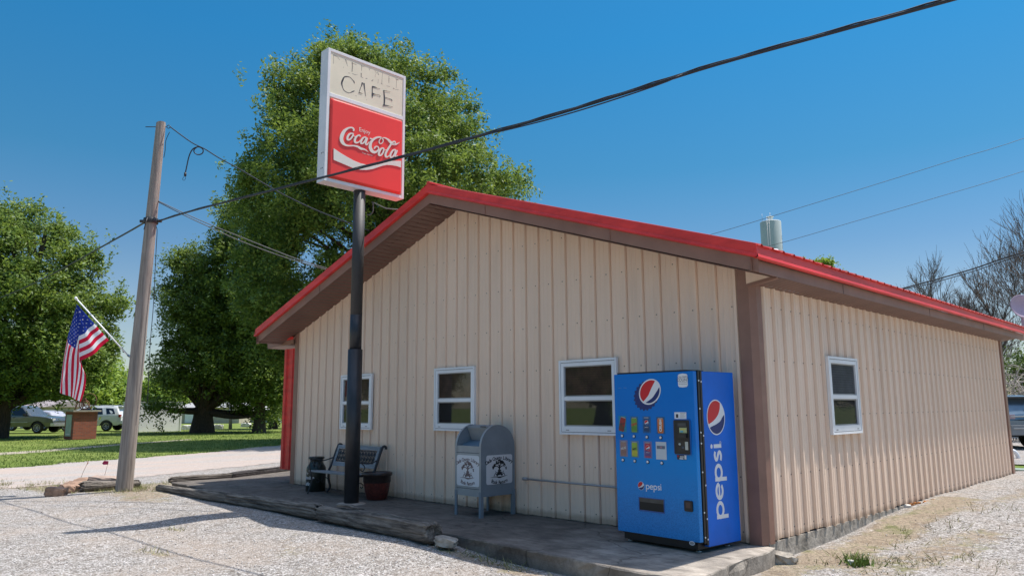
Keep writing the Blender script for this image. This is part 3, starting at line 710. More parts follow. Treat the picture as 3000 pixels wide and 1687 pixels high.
# ---------------------------------------------------------------- sign
SX = -5.637; D_ = .20
zB, zT, yN, yF = 4.525, 6.542, -1.549, -.14
sg = empty('roadside_sign', (-5.74, -.88, 0), 'tall double sign box reading CAFE over a red soft drink panel on a black pole', 'sign')
def rel(o, root): o.location = -Vector(root.location); return o
mb = MB()
mb.tube([(-5.74, -.88, -.02), (-5.74, -.88, 2.16)], .104, 20); 
o = rel(mb.build('lower_pole', blackp, sg), sg)
mb = MB(); mb.tube([(-5.74, -.88, 2.15), (-5.74, -.88, 2.66)], .086, 20); rel(mb.build('pole_sleeve', blackp, sg), sg)
mb = MB(); mb.tube([(-5.74, -.88, 2.655), (-5.74, -.88, 4.54)], .0858, 20); rel(mb.build('upper_pole', greyp, sg), sg)
mb = MB(); mb.lathe([(.0, .018), (.12, .016), (.19, .008), (.21, -.004)], 20, mtx=Matrix.Translation((-5.74, -.88, 0))); rel(mb.build('concrete_collar', concrete, sg), sg)
# cabinet: frame around recessed faces
mb = MB()
mb.box((SX-D_, yN, zB), (SX-.02, yF, zT)); 
fw = .045
mb.box((SX-.02, yN, zB), (SX, yN+fw, zT)); mb.box((SX-.02, yF-fw, zB), (SX, yF, zT)); mb.box((SX-.02, yN+fw, zB), (SX, yF-fw, zB+fw)); mb.box((SX-.02, yN+fw, zT-fw), (SX, yF-fw, zT))
zM = hit(*[(940+a/5.796) for a in (145,)][:1], 0, 0, 0).z if False else None
def sgp(ox, oy, s): return lambda x, y, h=0.: Vector((SX+h, *hit(ox+x/s, oy+y/s, 0, SX)[1:3]))
S7 = sgp(940, 130, 5.796); S8 = sgp(940, 330, 5.365)
zmid = (S7(145, 850).z+S7(1400, 1260).z)/2
mb.box((SX-.02, yN+fw, zmid-.03), (SX+.001, yF-fw, zmid+.03))
cab = rel(mb.build('sign_cabinet', signw, sg, bevel=.004), sg)
for z in (4.95, 4.72): 
    for k in (0, 1): mb = MB(); mb.lathe([(0, .006), (.008, .004), (.009, 0)], 8, mtx=Matrix.Translation((SX-.09+k*.04, yN, z)) @ Matrix.Rotation(R(90), 4, 'X')); rel(mb.build('bolt', seam, sg), sg)
mb = MB(); a0, a1 = yN+fw, yF-fw
mb.add([(SX-.008, a0, zmid+.03), (SX-.008, a1, zmid+.03), (SX-.008, a1, zT-fw), (SX-.008, a0, zT-fw)], [(0, 1, 2, 3)])
cp = rel(mb.build('cafe_panel', cream, sg), sg)
k = 5.796
mb = MB(); F = lambda x, y, h: S7(x, y, h-.008)
def st(mbx, pts, base=0., h=.002, **kk): brush(mbx, pts, F, h, base, **kk)
st(mb, [(578,665,6),(570,640,14),(550,610,7),(500,560,6),(440,548,16),(400,560,20),(375,610,30),(360,660,24),(372,720,10),(400,780,7),(450,815,7),(500,823,6),(548,800,16),(578,792,8)])
st(mb, [(648,835,4),(668,770,9),(690,715,10),(712,650,26)], .001); st(mb, [(735,660,26),(742,700,16),(755,800,6),(768,885,4)], .002); st(mb, [(655,820,12),(712,840,6)], .003)
st(mb, [(880,708,14),(878,800,12),(880,860,24),(878,912,5)], .001); st(mb, [(884,722,26),(930,730,14),(965,745,3),(1010,755,4)], .002); st(mb, [(888,840,26),(930,852,8),(1000,865,5),(1010,890,10)], .003)
st(mb, [(1072,780,14),(1080,850,18),(1085,940,22),(1080,1030,20)], .001); st(mb, [(1090,900,8),(1150,918,5),(1205,940,9),(1212,965,9)], .002); st(mb, [(1058,1035,22),(1120,1040,14),(1180,1055,5),(1228,1062,4)], .003); st(mb, [(1070,785,8),(1190,808,2)], .0035)
rel(mb.build('cafe_lettering', inkm, cp), sg) if False else None
o = mb.build('cafe_lettering', inkm, cp); 
mb = MB()
for p in ([(214,180,7),(250,195,10),(288,210,5)], [(218,185,5),(222,250,4),(220,330,6)], [(290,215,3),(325,265,2)], [(418,255,10),(432,280,14),(442,330,8)], [(440,280,6),(425,265,4)], [(385,400,4),(395,380,4)], [(450,330,4),(460,375,3)],
          [(538,305,18),(542,380,17),(534,465,13)], [(528,318,6),(612,345,5)], [(535,495,6),(590,518,6),(630,512,3)], [(470,485,6),(500,492,4)],
          [(688,352,7),(700,375,10),(697,450,5)], [(705,368,6),(745,380,4)], [(692,488,20),(690,555,12)], [(690,550,8),(725,575,5)], [(768,582,14),(795,578,8)],
          [(822,402,4),(835,440,5)], [(845,408,5),(852,412,5)], [(893,602,12),(868,625,18)], [(925,440,6),(932,480,3)], [(925,560,3),(935,500,3)], [(968,465,5),(985,520,9)], [(950,500,3),(955,470,3)],
          [(980,590,3),(975,665,5)], [(1052,490,5),(1045,580,4),(1040,660,7)], [(1025,660,8),(1055,680,7)], [(1162,538,6),(1158,600,4),(1160,660,4)], [(1120,705,3),(1175,720,6)], [(1165,570,4),(1162,650,4)],
          [(1272,585,6),(1300,600,14),(1325,608,6)], [(1290,605,5),(1285,740,5)], [(1232,745,16),(1255,760,12)], [(1265,765,5),(1325,772,4)], [(780,930,3),(785,950,3)], [(600,865,5),(606,885,5)]):
    brush(mb, p, F, .001, .0+.0003*len(mb.v)/8000, smooth=False)
mb.build('faded_lettering', inkf, cp)
# red formed panel
RY0, RY1, RZ0, RZ1 = yN+fw+.012, yF-fw-.008, zB+fw+.012, zmid-.045
mb = MB(); P = rrect(RY0, RZ0, RY1, RZ1, .02); Q = rrect(RY0+.035, RZ0+.035, RY1-.03, RZ1-.03, .03); n = len(P); RP = .022
vs = [(SX-.012, a, b) for a, b in P]+[(SX+RP*.7, lerp(a, c, .5), lerp(b, d, .5)) for (a, b), (c, d) in zip(P, Q)]+[(SX+RP, a, b) for a, b in Q]
mb.add(vs, [(k*n+i, k*n+(i+1) % n, (k+1)*n+(i+1) % n, (k+1)*n+i) for k in (0, 1) for i in range(n)]+[tuple(range(2*n, 3*n))], 0, False)
rp = rel(mb.build('red_panel', cokered, sg), sg)
mb = MB(); mb.add([(SX-.013, a0, zB+fw), (SX-.013, a1, zB+fw), (SX-.013, a1, zmid-.03), (SX-.013, a0, zmid-.03)], [(0, 1, 2, 3)]); mb.build('panel_lip', cream, rp)
F8 = lambda x, y, h: S8(x, y, h+RP)
mb = MB(); B8 = lambda pts, base=0., **k: brush(mb, pts, F8, .010, base, **k)
B8([(490,300,16),(500,283,24),(488,256,24),(455,246,22),(405,258,30),(352,300,46),(316,365,56),(306,430,54),(330,488,46),(375,522,28),(430,531,20),(500,530,22),(560,545,28),(612,575,34),(655,584,24),(695,604,14),(727,629,2)])
B8([(478,338,20),(436,345,26),(402,395,32),(404,435,26),(440,432,22),(474,390,24),(490,350,20)], .0006, closed=True)
B8([(492,372,10),(515,388,10),(535,380,6)], .0012)
B8([(600,388,20),(588,366,20),(550,380,24),(516,432,32),(520,476,28),(560,482,20),(600,452,12),(628,420,6)], .0018)
B8([(690,405,20),(655,402,22),(618,446,30),(612,490,26),(642,494,20),(676,452,22)], .0024, closed=True)
B8([(712,408,20),(696,455,24),(684,496,24),(700,516,20),(728,490,12),(742,466,6)], .003)
B8([(752,416,20),(786,428,20)], .0012)
B8([(820,585,6),(832,558,22),(858,540,16),(884,552,16),(888,585,18),(860,620,28),(818,632,40),(776,600,48),(757,545,46),(770,480,40),(812,428,34),(866,400,28),(916,398,22),(950,420,14),(962,452,12),(945,488,12),(918,500,12),(898,478,12),(904,440,12),(935,412,12),(980,406,16),(1025,425,24),(1060,455,34),(1100,495,36),(1145,510,28),(1190,495,16),(1221,474,3)])
B8([(965,572,18),(925,580,26),(894,635,32),(896,678,28),(930,676,22),(962,625,24)], .0036, closed=True)
B8([(985,590,8),(1000,600,8),(1022,590,6)], .0042)
B8([(1135,508,12),(1150,480,16),(1128,464,20),(1092,495,24),(1040,575,28),(998,650,30),(1000,700,28),(1030,705,20),(1055,680,8)], .0048)
B8([(1150,600,20),(1115,602,24),(1076,660,30),(1072,706,26),(1104,708,20),(1138,655,24)], .0054, closed=True)
B8([(1180,602,20),(1160,650,22),(1145,692,22),(1160,706,18),(1185,686,8)], .006)
UP = [(183,570),(240,608),(300,648),(400,708),(500,762),(600,803),(700,828),(800,836),(880,828),(950,803),(1020,780),(1100,768),(1180,766),(1250,770),(1298,778)]
LO = [(1298,893),(1230,865),(1150,842),(1050,828),(980,834),(900,860),(820,890),(740,908),(660,912),(580,905),(500,885),(400,842),(300,800),(183,750)]
n = len(UP); LO2 = [(u, float(np.interp(u, [p[0] for p in LO[::-1]], [p[1] for p in LO[::-1]]))) for u, _ in UP]
cl = lambda p: Vector((p.x, min(max(p.y, RY0+.036), RY1-.031), p.z))
mb.add([cl(F8(*p, .008)) for p in UP]+[cl(F8(*p, .008)) for p in LO2]+[cl(F8(*p, 0)) for p in UP]+[cl(F8(*p, 0)) for p in LO2],
       [(i, i+1, n+i+1, n+i) for i in range(n-1)]+[(i, i+1, 2*n+i+1, 2*n+i) for i in range(n-1)]+[(n+i, n+i+1, 3*n+i+1, 3*n+i) for i in range(n-1)])
# straight text on the panel, in panel metres
FY = lambda x, y, h: Vector((SX+RP+h, x, y))
a = S8(590, 285); b = S8(755, 330)
add_text(mb, 'Enjoy', FY, .092, (a.y+b.y)/2, S8(650, 308).z-.012, .004)
a = S8(715, 672)
add_text(mb, 'Trade-mark ®', FY, .032, a.y, a.z, .003)
mb.build('embossed_lettering', embw, rp)
# small cable drop behind the sign
# ---------------------------------------------------------------- drinks machine
VO = Vector((-1.232, -.712, 0)); VA = -.075; VW, VH, VD = .985, 1.648, .655
vm = empty('vending_machine', VO, 'blue drinks vending machine with bottle cap logo standing beside the brown building corner', 'vending machine', rz=VA)
DF = .012       # the door stands proud of the body
mb = MB(); mb.box((.012, .13, .05), (VW-.003, VD, VH)); mb.build('cabinet', blues, vm, bevel=.004)
mb = MB(); mb.box((0, .0, .10), (VW-.006, .055, VH)); mb.build('door', blued, vm, bevel=.006)
mb = MB(); mb.box((.02, .0552, .085), (VW-.030, .095, VH+.006)); mb.box((.02, .0955, .07), (VW-.016, .1295, VH+.012))
mb.box((.06, .03, .03), (VW-.05, .50, .0995))
mb.box((VW-.010, .062, .09), (VW+.001, .090, VH-.0)); mb.box((VW-.012, .102, .07), (VW+.001, .1285, VH))
mb.box((.03, .02, VH+.001), (VW-.1, .3, VH+.016))
mb.build('door_frame', black, vm)
for x, y in ((.09, .09), (VW-.09, .09), (.09, .55), (VW-.09, .55)):
    mb = MB(); mb.lathe([(.0, 0), (.028, 0), (.028, .012), (.012, .014), (.012, .052)], 12, mtx=Matrix.Translation((x, y, 0))); mb.build('foot', steel, vm)
for z, yy in [(q, .076) for q in (1.56, 1.30, 1.08, .98, .72, .36, .14)]+[(q, .115) for q in (1.55, 1.05, .60, .30, .12)]:
    mb = MB(); mb.lathe([(0, .004), (.008, .003), (.009, 0)], 8, mtx=Matrix.Translation((VW+.001, yy, z)) @ Matrix.Rotation(R(90), 4, 'Y')); mb.build('rivet', white, vm)
VM = Matrix.Translation(VO) @ Matrix.Rotation(VA, 4, 'Z'); VI = VM.inverted()
VN = (VM.to_3x3() @ Vector((0, -1, 0))); VS = (VM.to_3x3() @ Vector((1, 0, 0)))
def vf(ox, oy, s):       # photo detail -> local point on the door front
    def g(x, y, h=0.):
        p = VI @ hitp(ox+x/s, oy+y/s, VO, VN); return Vector((p.x, -h, p.z))
    return g
V6 = vf(1780, 1080, 4.83); V2 = vf(1760, 1060, 2.4143)
O_S = VM @ Vector((VW, 0, 0))
def vs_(ox, oy, s):
    def g(x, y, h=0.):
        p = VI @ hitp(ox+x/s, oy+y/s, O_S, VS); return Vector((VW-.003+h, p.y, p.z))
    return g
VSD = vs_(2000, 1040, 2.335)
# globe logo (unit circle coordinates) : white ring, red top, navy bottom, white wave between
def globe(fn, cx, cy, r, parent, name, h=.0015, rot=0., sq=1.):
    def T(x, y, hh):
        a = R(rot); X = x*math.cos(a)-y*math.sin(a); Y = x*math.sin(a)+y*math.cos(a); return fn(cx+X*r*sq, cy+Y*r, hh)
    mb = MB()
    mb.add([T(x, y, h) for x, y in circ(0, 0, 1, 1, 48)], [tuple(range(48))], 0)
    k = .93
    ang = lambda d: (k*math.cos(R(d)), k*math.sin(R(d)))
    up = [ang(d) for d in np.linspace(62, 208, 26)]
    cur = catmull([ang(208), (-.30, -.22), (.16, .10), (.40, .48), ang(62)], 6)
    mb.add([T(x, y, h*1.8) for x, y in up[:-1]+cur[:-1]], [tuple(range(len(up)+len(cur)-2))], 1)
    dn = [ang(d) for d in np.linspace(222, 372, 28)]
    cur = catmull([ang(372), (.72, .06), (.45, -.20), (.0, -.40), (-.4, -.52), ang(222)], 6)
    mb.add([T(x, y, h*1.8) for x, y in dn[:-1]+cur[:-1]], [tuple(range(len(dn)+len(cur)-2))], 2)
    return mb.build(name, [white, lred, lnavy], parent)
def brandword(mb, fn, x0, y0, u, mi=0, h=.001):
    """lower-case word, x-height u, drawn in strokes"""
    T = lambda x, y, hh: fn(x0+x*u, y0+y*u, hh); w_ = .23; x = 0.
    def bowl(cx, a0=0, a1=360, b=0., closed=True):
        pts = [(cx+.42*math.cos(R(a)), .5+.40*math.sin(R(a)), w_) for a in np.linspace(a0, a1, 22)]
        if closed: pts = pts[:-1]
        brush(mb, pts, T, h, b, mi, closed=closed, smooth=False)
    for ch in 'pepsi':
        if ch == 'p':
            brush(mb, [(x+.12, .98, w_), (x+.12, -.52, w_)], T, h, h*.3, mi, smooth=False); bowl(x+.52); x += 1.14
        elif ch == 'e':
            brush(mb, [(x+.12, .52, .17), (x+.90, .52, .17)], T, h, h*.3, mi, smooth=False); bowl(x+.50, 8, 318, closed=False); x += 1.08
        elif ch == 's':
            brush(mb, [(x+.64, .84, w_*.9), (x+.42, .91, w_), (x+.17, .78, w_), (x+.22, .60, w_), (x+.50, .45, w_), (x+.60, .25, w_), (x+.38, .10, w_), (x+.10, .16, w_*.9)], T, h, 0, mi); x += .84
        else:
            brush(mb, [(x+.13, .98, w_), (x+.13, .0, w_)], T, h, 0, mi, smooth=False)
            mb.add([T(a, b, h) for a, b in circ(x+.13, 1.28, .135, .135, 16)], [tuple(range(16))], mi); x += .3
    return x*u
def centre(fn, *pts):
    P = [fn(*p) for p in pts]; return sum(P, Vector())/len(P)
# side: globe and the word reading upwards
FS = lambda x, y, h: Vector((VW-.003+h, x, y))
c = centre(VSD, (166, 425), (290, 425)); top = VSD(228, 303).z; bot = VSD(232, 546).z
gr = (top-bot)/2
o = globe(FS, c.y, (top+bot)/2, gr, vm, 'side_logo', rot=-4, sq=abs(VSD(290, 430).y-VSD(166, 420).y)/2/gr)
mb = MB(); pb = VSD(250, 1120).z; pt = VSD(245, 618).z; xh0 = VSD(287, 850).y; xh1 = VSD(214, 850).y
uu = (pt-pb)/4.35
xb = centre(VSD, (283, 960), (268, 700)).y; xt = centre(VSD, (228, 960), (218, 700)).y
FW = lambda x, y, h: Vector((VW-.003+h, xb-y*(xb-xt)/uu, pb+x))
brandword(mb, FW, 0, 0, uu); 
p = VSD(260, 598); add_text(mb, '®', lambda x, y, h: Vector((VW-.003+h, p.y-y, p.z+x)), .045, 0, -.012, .0015)
mb.build('side_lettering', white, vm)
# front: crown cap logo
FD = lambda x, y, h: Vector((x, -h, y))
cc = V6(585, 345); 
mb = MB(); base = []
for i in range(21*4):
    a = 2*math.pi*i/84; r = 1.0+(.10 if i % 4 in (1, 2) else 0)*(1 if True else 0)
    base.append((r*math.cos(a), r*math.sin(a)))
a1, a2 = V6(385, 330), V6(765, 330); b1, b2 = V6(600, 130), V6(600, 575)
rx = .088; ry = .112
ct, s_t = math.cos(R(32)), math.sin(R(32))
kc = centre(V6, (545, 380)); 
def ell(x, y, cx, cy, ax, ay): X = x*ax; Y = y*ay; return cx+X*ct-Y*s_t, cy+X*s_t+Y*ct
mb.add([FD(*ell(x, y, kc.x, kc.z, .150, .128), .0012) for x, y in base], [tuple(range(84))], 0)
mb.add([FD(*ell(x, y, cc.x+.012, cc.z+.014, .143, .118), .0022) for x, y in circ(0, 0, 1, 1, 44)], [tuple(range(44))], 1)
capb = mb.build('cap_logo', [lnavy, white], vm)
def T2(x, y, h): return FD(*ell(x, y, cc.x+.013, cc.z+.015, .128, .105), .0022+h)
mb = MB(); k = 1.
mb.add([T2(x, y, .0006) for x, y in circ(0, 0, 1, 1, 44)], [tuple(range(44))], 0)
ang = lambda d: (math.cos(R(d)), math.sin(R(d)))
up = [ang(d) for d in np.linspace(28, 200, 26)]; cur = catmull([ang(200), (-.30, -.20), (.10, .05), (.45, .25), ang(28)], 6)
mb.add([T2(x, y, .0012) for x, y in up[:-1]+cur[:-1]], [tuple(range(len(up)+len(cur)-2))], 1)
dn = [ang(d) for d in np.linspace(215, 345, 26)]; cur = catmull([ang(345), (.5, -.45), (.0, -.62), (-.4, -.62), ang(215)], 6)
mb.add([T2(x, y, .0012) for x, y in dn[:-1]+cur[:-1]], [tuple(range(len(dn)+len(cur)-2))], 2)
mb.build('cap_face', [white, lred, lnavy], capb)
# small front logo
c = V2(286, 874); globe(FD, c.x, c.z, .040, vm, 'front_logo', rot=-4)
mb = MB(); a = V2(320, 893); brandword(mb, FD, a.x, a.z-.006, .042); mb.build('front_lettering', white, vm)
# calories sticker
mb = MB(); a, b = V6(1000, 265), V6(1130, 62); cx = (a.x+b.x)/2
poly = [(a.x, a.z+.02), (a.x+.012, a.z+.005), (cx, a.z), (b.x-.012, a.z+.005), (b.x, a.z+.02), (b.x, b.z-.02), (b.x-.012, b.z-.006), (cx, b.z), (a.x+.012, b.z-.006), (a.x, b.z-.02)]
mb.add([FD(x, y, .0012) for x, y in poly], [tuple(range(10))], 0); hh = b.z-a.z
add_text(mb, 'CALORIES', FD, .0255, cx, a.z+hh*.68, .002, 1); add_text(mb, 'COUNT', FD, .040, cx, a.z+hh*.44, .002, 1)
mb.add([FD(x, y, .0018) for x, y in ((a.x+.006, a.z+hh*.36), (b.x-.006, a.z+hh*.36), (b.x-.006, a.z+hh*.375), (a.x+.006, a.z+hh*.375))], [(0, 1, 2, 3)], 1)
add_text(mb, 'CHECK THEN CHOOSE', FD, .0095, cx, a.z+hh*.22, .002, 1)
mb.build('sticker', [white, seam], vm)
# product pictures
cans = [((210, 780), (.30, .03, .03), 'Dr P', (.045, .045, .05), -14, (.0, .22, .34), (.14, .05, .03)), ((378, 790), (.16, .30, .05), 'DEW', (.5, .03, .03), 0, (.0, .14, .30), (.10, .25, .04)),
        ((553, 790), (.01, .08, .22), 'pepsi', (.6, .6, .62), 0, (.0, .12, .34), (.01, .05, .13)), ((750, 800), (.60, .16, .03), 'CRUSH', (.75, .72, .7), 0, (.0, .10, .26), (.5, .13, .02)),
        ((228, 1125), (.30, .19, .17), 'MUG', (.6, .55, .52), 0, (.20, .20, .32), (.26, .15, .13)), ((385, 1135), (.30, .42, .05), 'MIST', (.04, .07, .03), 0, (.08, .20, .38), (.50, .46, .05)),
        ((570, 1145), (.42, .05, .09), 'pepsi', (.6, .55, .6), 0, (.16, .17, .38), (.12, .07, .22))]
def cm(c): return mat('print_%d_%d_%d' % tuple(int(v*100) for v in c), c, .45, var=.12, vscale=30)
for i, ((px, py), c1, tx, tc, rot, bgc, c2) in enumerate(cans):
    ctr = V6(px, py); wd, ht = (.080, .142); KS = 1.58
    mb = MB(); mb.add([FD(x, y, .001) for x, y in rrect(ctr.x-wd*.62, ctr.z-ht*.56, ctr.x+wd*.66, ctr.z+ht*.58, .004)], [tuple(range(24))], 0)
    ca, sa = math.cos(R(rot)), math.sin(R(rot))
    T = lambda x, y, h: FD(ctr.x+KS*(x*ca*1.08-y*sa), ctr.z+KS*(x*sa+y*ca), h)
    body = [(-.021, -.038), (-.017, -.046), (.017, -.046), (.021, -.038), (.021, .034), (.016, .044), (-.016, .044), (-.021, .034)]
    mb.add([T(x, y, .0022) for x, y in body], [tuple(range(8))], 1)
    mb.add([T(x, y, .0026) for x, y in ((-.021, -.038), (.021, -.038), (.021, -.012), (-.021, -.002))], [(0, 1, 2, 3)], 3)
    mb.add([T(x, y, .0028) for x, y in ((-.016, .040), (.016, .040), (.0155, .0455), (-.0155, .0455))], [(0, 1, 2, 3)], 4)
    if 'pepsi' in tx:
        mb.add([T(x, y, .0026) for x, y in circ(0, .014, .0145, .0145, 20)], [tuple(range(20))], 5)
        mb.add([T(x, y, .0030) for x, y in circ(0, .014, .0135, .0135, 12, 30, 210)], [tuple(range(13))], 6)
        mb.add([T(x, y, .0030) for x, y in circ(0, .014, .0135, .0135, 10, 225, 345)], [tuple(range(11))], 7)
        add_text(mb, tx, T, .013, 0, -.018, .0032, 2)
    elif tx == 'CRUSH':
        add_text(mb, tx, lambda x, y, h: T(-y, x, h), .023, 0, -.008, .0032, 2, offset=.0012)
    else:
        add_text(mb, tx, lambda x, y, h: T(x*.96-y*.1, y+x*.25, h), .019 if len(tx) < 4 else .016, 0, -.004, .0032, 2, offset=.0008)
    o = mb.build('product_picture', [cm(bgc), cm(c1), cm(tc), cm(c2), lgrey, white, lred, lnavy], vm)
mb = MB(); a, b = V6(690, 1278), V6(830, 1035); mb.add([FD(x, y, .0012) for x, y in ((a.x, a.z), (b.x, a.z), (b.x, b.z), (a.x, b.z))], [(0, 1, 2, 3)], 0)
cx = (a.x+b.x)/2; hh = b.z-a.z
mb.add([FD(x, y, .0018) for x, y in ((a.x+.012, a.z+hh*.6), (b.x-.016, a.z+hh*.6), (b.x-.016, a.z+hh*.78), (a.x+.012, a.z+hh*.78))], [(0, 1, 2, 3)], 1)
mb.add([FD(x, y, .0024) for x, y in circ(cx, a.z+hh*.69, .012, .009, 16)], [tuple(range(16))], 2)
mb.build('paper_notice', [mat('paper', (.55, .58, .60), .8, var=.05), mat('print_slate', (.14, .17, .22), .6), mat('print_rose', (.42, .2, .25), .6)], vm)
# buttons
for px, py in ((211, 945), (378, 953), (560, 963), (756, 971), (222, 1287), (389, 1301), (573, 1315), (772, 1330)):
    c = V6(px, py); m_ = Matrix.Translation((c.x, 0, c.z)) @ Matrix.Rotation(R(90), 4, 'X')
    mb = MB(); mb.lathe([(.0175, 0), (.0175, .006), (.013, .008)], 16, 1, m_); mb.lathe([(.0125, .006), (.012, .011), (.006, .013), (0, .0135)], 16, 0, m_); mb.build('button', [white, black], vm)
# coin panel
a, b = V6(965, 1200), V6(1165, 725)
a = Vector((a.x, 0, a.z)); b = Vector((b.x, 0, b.z))
mb = MB(); P = rrect(a.x-.010, a.z-.008, b.x+.010, b.z+.008, .02); mb.prism(P, lambda x, y, h: FD(x, y, h), .012); mb.build('coin_panel_rim', mat('rim_blue', (.01, .11, .38), .3), vm, bevel=.003)
mb = MB(); P = rrect(a.x, a.z, b.x, b.z, .014); mb.prism(P, lambda x, y, h: FD(x, y, h+.0125), .005); cpn = mb.build('coin_panel', black, vm)
def pb_(mb, x0, y0, x1, y1, h0, h1, mi=0):
    p, q = V6(x0, y1), V6(x1, y0); mb.box((min(p.x, q.x), -h1, min(p.z, q.z)), (max(p.x, q.x), -h0, max(p.z, q.z)), mi)
mb = MB(); pb_(mb, 1012, 765, 1130, 812, .018, .022, 0); pb_(mb, 1038, 832, 1136, 905, .018, .024, 1); pb_(mb, 1030, 912, 1140, 975, .018, .04, 2); pb_(mb, 1045, 940, 1125, 948, .0405, .042, 3)
pb_(mb, 1118, 1030, 1155, 1145, .018, .021, 4); pb_(mb, 1010, 1010, 1110, 1170, .018, .020, 2); 
c = V6(1040, 1063); mb.lathe([(0, .008), (.011, .007), (.012, 0)], 14, 4, Matrix.Translation((c.x, -.018, c.z)) @ Matrix.Rotation(R(90), 4, 'X'))
c = V6(1085, 1118); mb.lathe([(0, .012), (.016, .010), (.018, 0)], 14, 0, Matrix.Translation((c.x, -.018, c.z)) @ Matrix.Rotation(R(90), 4, 'X'))
pb_(mb, 1050, 845, 1125, 858, .0245, .025, 5); pb_(mb, 1050, 875, 1090, 895, .0245, .025, 6)
mb.build('coin_controls', [mat('display_grey', (.06, .065, .07), .25), mat('label_green', (.45, .50, .25), .5), mat('bill_slot', (.02, .02, .022), .3), seam, mat('label_pale', (.45, .47, .42), .5), mat('label_yellow', (.6, .5, .1), .5), mat('label_cyan', (.1, .4, .5), .5)], cpn)
mb = MB(); pb_(mb, 950, 613, 1113, 708, .0005, .0015, 0); pb_(mb, 970, 640, 1000, 690, .0016, .002, 1)
for i in range(6): pb_(mb, 1028, 622+i*13, 1105-(i % 3)*9, 626+i*13, .0016, .002, 1 if i == 0 else 2)
mb.build('small_label', [white, seam, lgrey, lred], vm); mb = MB(); pb_(mb, 985, 1222, 1115, 1280, .0005, .0015, 1); pb_(mb, 1090, 1222, 1115, 1278, .0016, .002, 0); pb_(mb, 1020, 1262, 1075, 1276, .0016, .002, 0); pb_(mb, 1025, 1235, 1080, 1239, .0016, .002, 0); pb_(mb, 1025, 1246, 1080, 1250, .0016, .002, 0)
c = V6(998, 1233); mb.lathe([(0, .001), (.008, .0008)], 12, 3, Matrix.Translation((c.x, -.0016, c.z)) @ Matrix.Rotation(R(90), 4, 'X'))
mb.build('small_label', [white, seam, lgrey, lred], vm)
# dispensing slot
a, b = V2(276, 1050), V2(446, 968); x0, x1, z0, z1 = a.x, b.x, min(V2(276, 1042).z, V2(446, 1060).z), V2(360, 965).z
mb = MB(); mb.box((x0, -.004, z0-.012), (x1, .0, z0)); mb.box((x0, -.004, z1), (x1, 0, z1+.006)); mb.box((x0-.008, -.004, z0-.012), (x0, 0, z1+.006)); mb.box((x1, -.004, z0-.012), (x1+.008, 0, z1+.006)); mb.build('slot_rim', mat('rim_blue', (.01, .11, .38), .3), vm)
mb = MB(); mb.add([FD(x0, z0, .001), FD(x1, z0, .001), FD(x1, z1, .001), FD(x0, z1, .001)], [(0, 1, 2, 3)], 0); mb.add([FD(x0, lerp(z0, z1, .66), .0018), FD(x1, lerp(z0, z1, .66), .0018), FD(x1, z1, .0018), FD(x0, z1, .0018)], [(0, 1, 2, 3)], 1)
mb.build('dispensing_slot', [mat('slot_dark', (.006, .007, .008), .5), mat('slot_flap', (.05, .055, .055), .3, var=.5, vscale=12)], vm)
a, b = V2(596, 1052), V2(652, 982); mb = MB(); mb.prism(rrect(a.x, a.z, b.x, b.z, .012), lambda x, y, h: FD(x, y, h), .012); cr = mb.build('coin_return', black, vm, bevel=.002)
a, b = V2(608, 1030), V2(640, 992); mb = MB(); mb.prism(rrect(a.x, a.z, b.x, b.z, .006), lambda x, y, h: FD(x, y, h+.0125), .001); mb.build('return_cup', mat('cup_brown', (.09, .05, .045), .4), cr)
c = V2(646, 1280); mb = MB(); mb.add([FD(x, y, .0012) for x, y in circ(c.x, c.z, .031, .019, 24)], [tuple(range(24))], 0); mb.add([FD(x, y, .0018) for x, y in circ(c.x, c.z, .025, .013, 24)], [tuple(range(24))], 1); mb.build('badge', [white, lgrey], vm)
mb = MB()   # scratches
for p in ([(150,272,3),(195,270,4)], [(225,268,4),(268,270,5)]): brush(mb, p, lambda x, y, h: V6(x, y, h), .0008, smooth=False)
mb.build('scuff_mark', mat('scuff', (.14, .24, .42), .6), vm)
# ---------------------------------------------------------------- book drop
bo = Vector((-3.86, -.585, 0)); ang_ = -.035
bd = empty('book_return_box', bo, 'grey rounded-top library book return box on four legs by the wall', 'book drop', rz=ang_)
W_, DP, zb_, zs_ = .492, .565, .245, .835; topz = 1.105
mb = MB()
prof = [(0, zb_), (0, zs_)]+[(DP/2-DP/2*math.cos(R(a)), zs_+(topz-zs_)*math.sin(R(a))) for a in np.linspace(0, 180, 25)][1:-1]+[(DP, zs_), (DP, zb_)]
# side plates (solid), with the chute opening cut from the front quarter of the roof
for x0, x1 in ((0, .022), (W_-.022, W_)):
    n = len(prof); mb.add([(x0, y, z) for y, z in prof]+[(x1, y, z) for y, z in prof], [tuple(range(n)), tuple(range(n, 2*n))]+[(i, (i+1) % n, n+(i+1) % n, n+i) for i in range(n)])
mb.build('side_panel', boxgrey, bd)
arc = lambda a: (DP/2-DP/2*math.cos(R(a)), zs_+(topz-zs_)*math.sin(R(a)))
mb = MB(); P = [arc(a) for a in np.linspace(66, 180, 20)]; n = len(P)
mb.add([(.022, y, z-.002) for y, z in P]+[(W_-.022, y, z-.002) for y, z in P]+[(.022, y, z-.02) for y, z in P]+[(W_-.022, y, z-.02) for y, z in P], [(i, i+1, n+i+1, n+i) for i in range(n-1)]+[(2*n+i, 2*n+i+1, 3*n+i+1, 3*n+i) for i in range(n-1)]+[(0, n, 3*n, 2*n)])
mb.box((.022, DP-.02, zb_), (W_-.022, DP-.003, zs_)); mb.box((.022, .02, zb_), (W_-.022, DP-.02, zb_+.015)); mb.build('hood', boxgrey, bd)
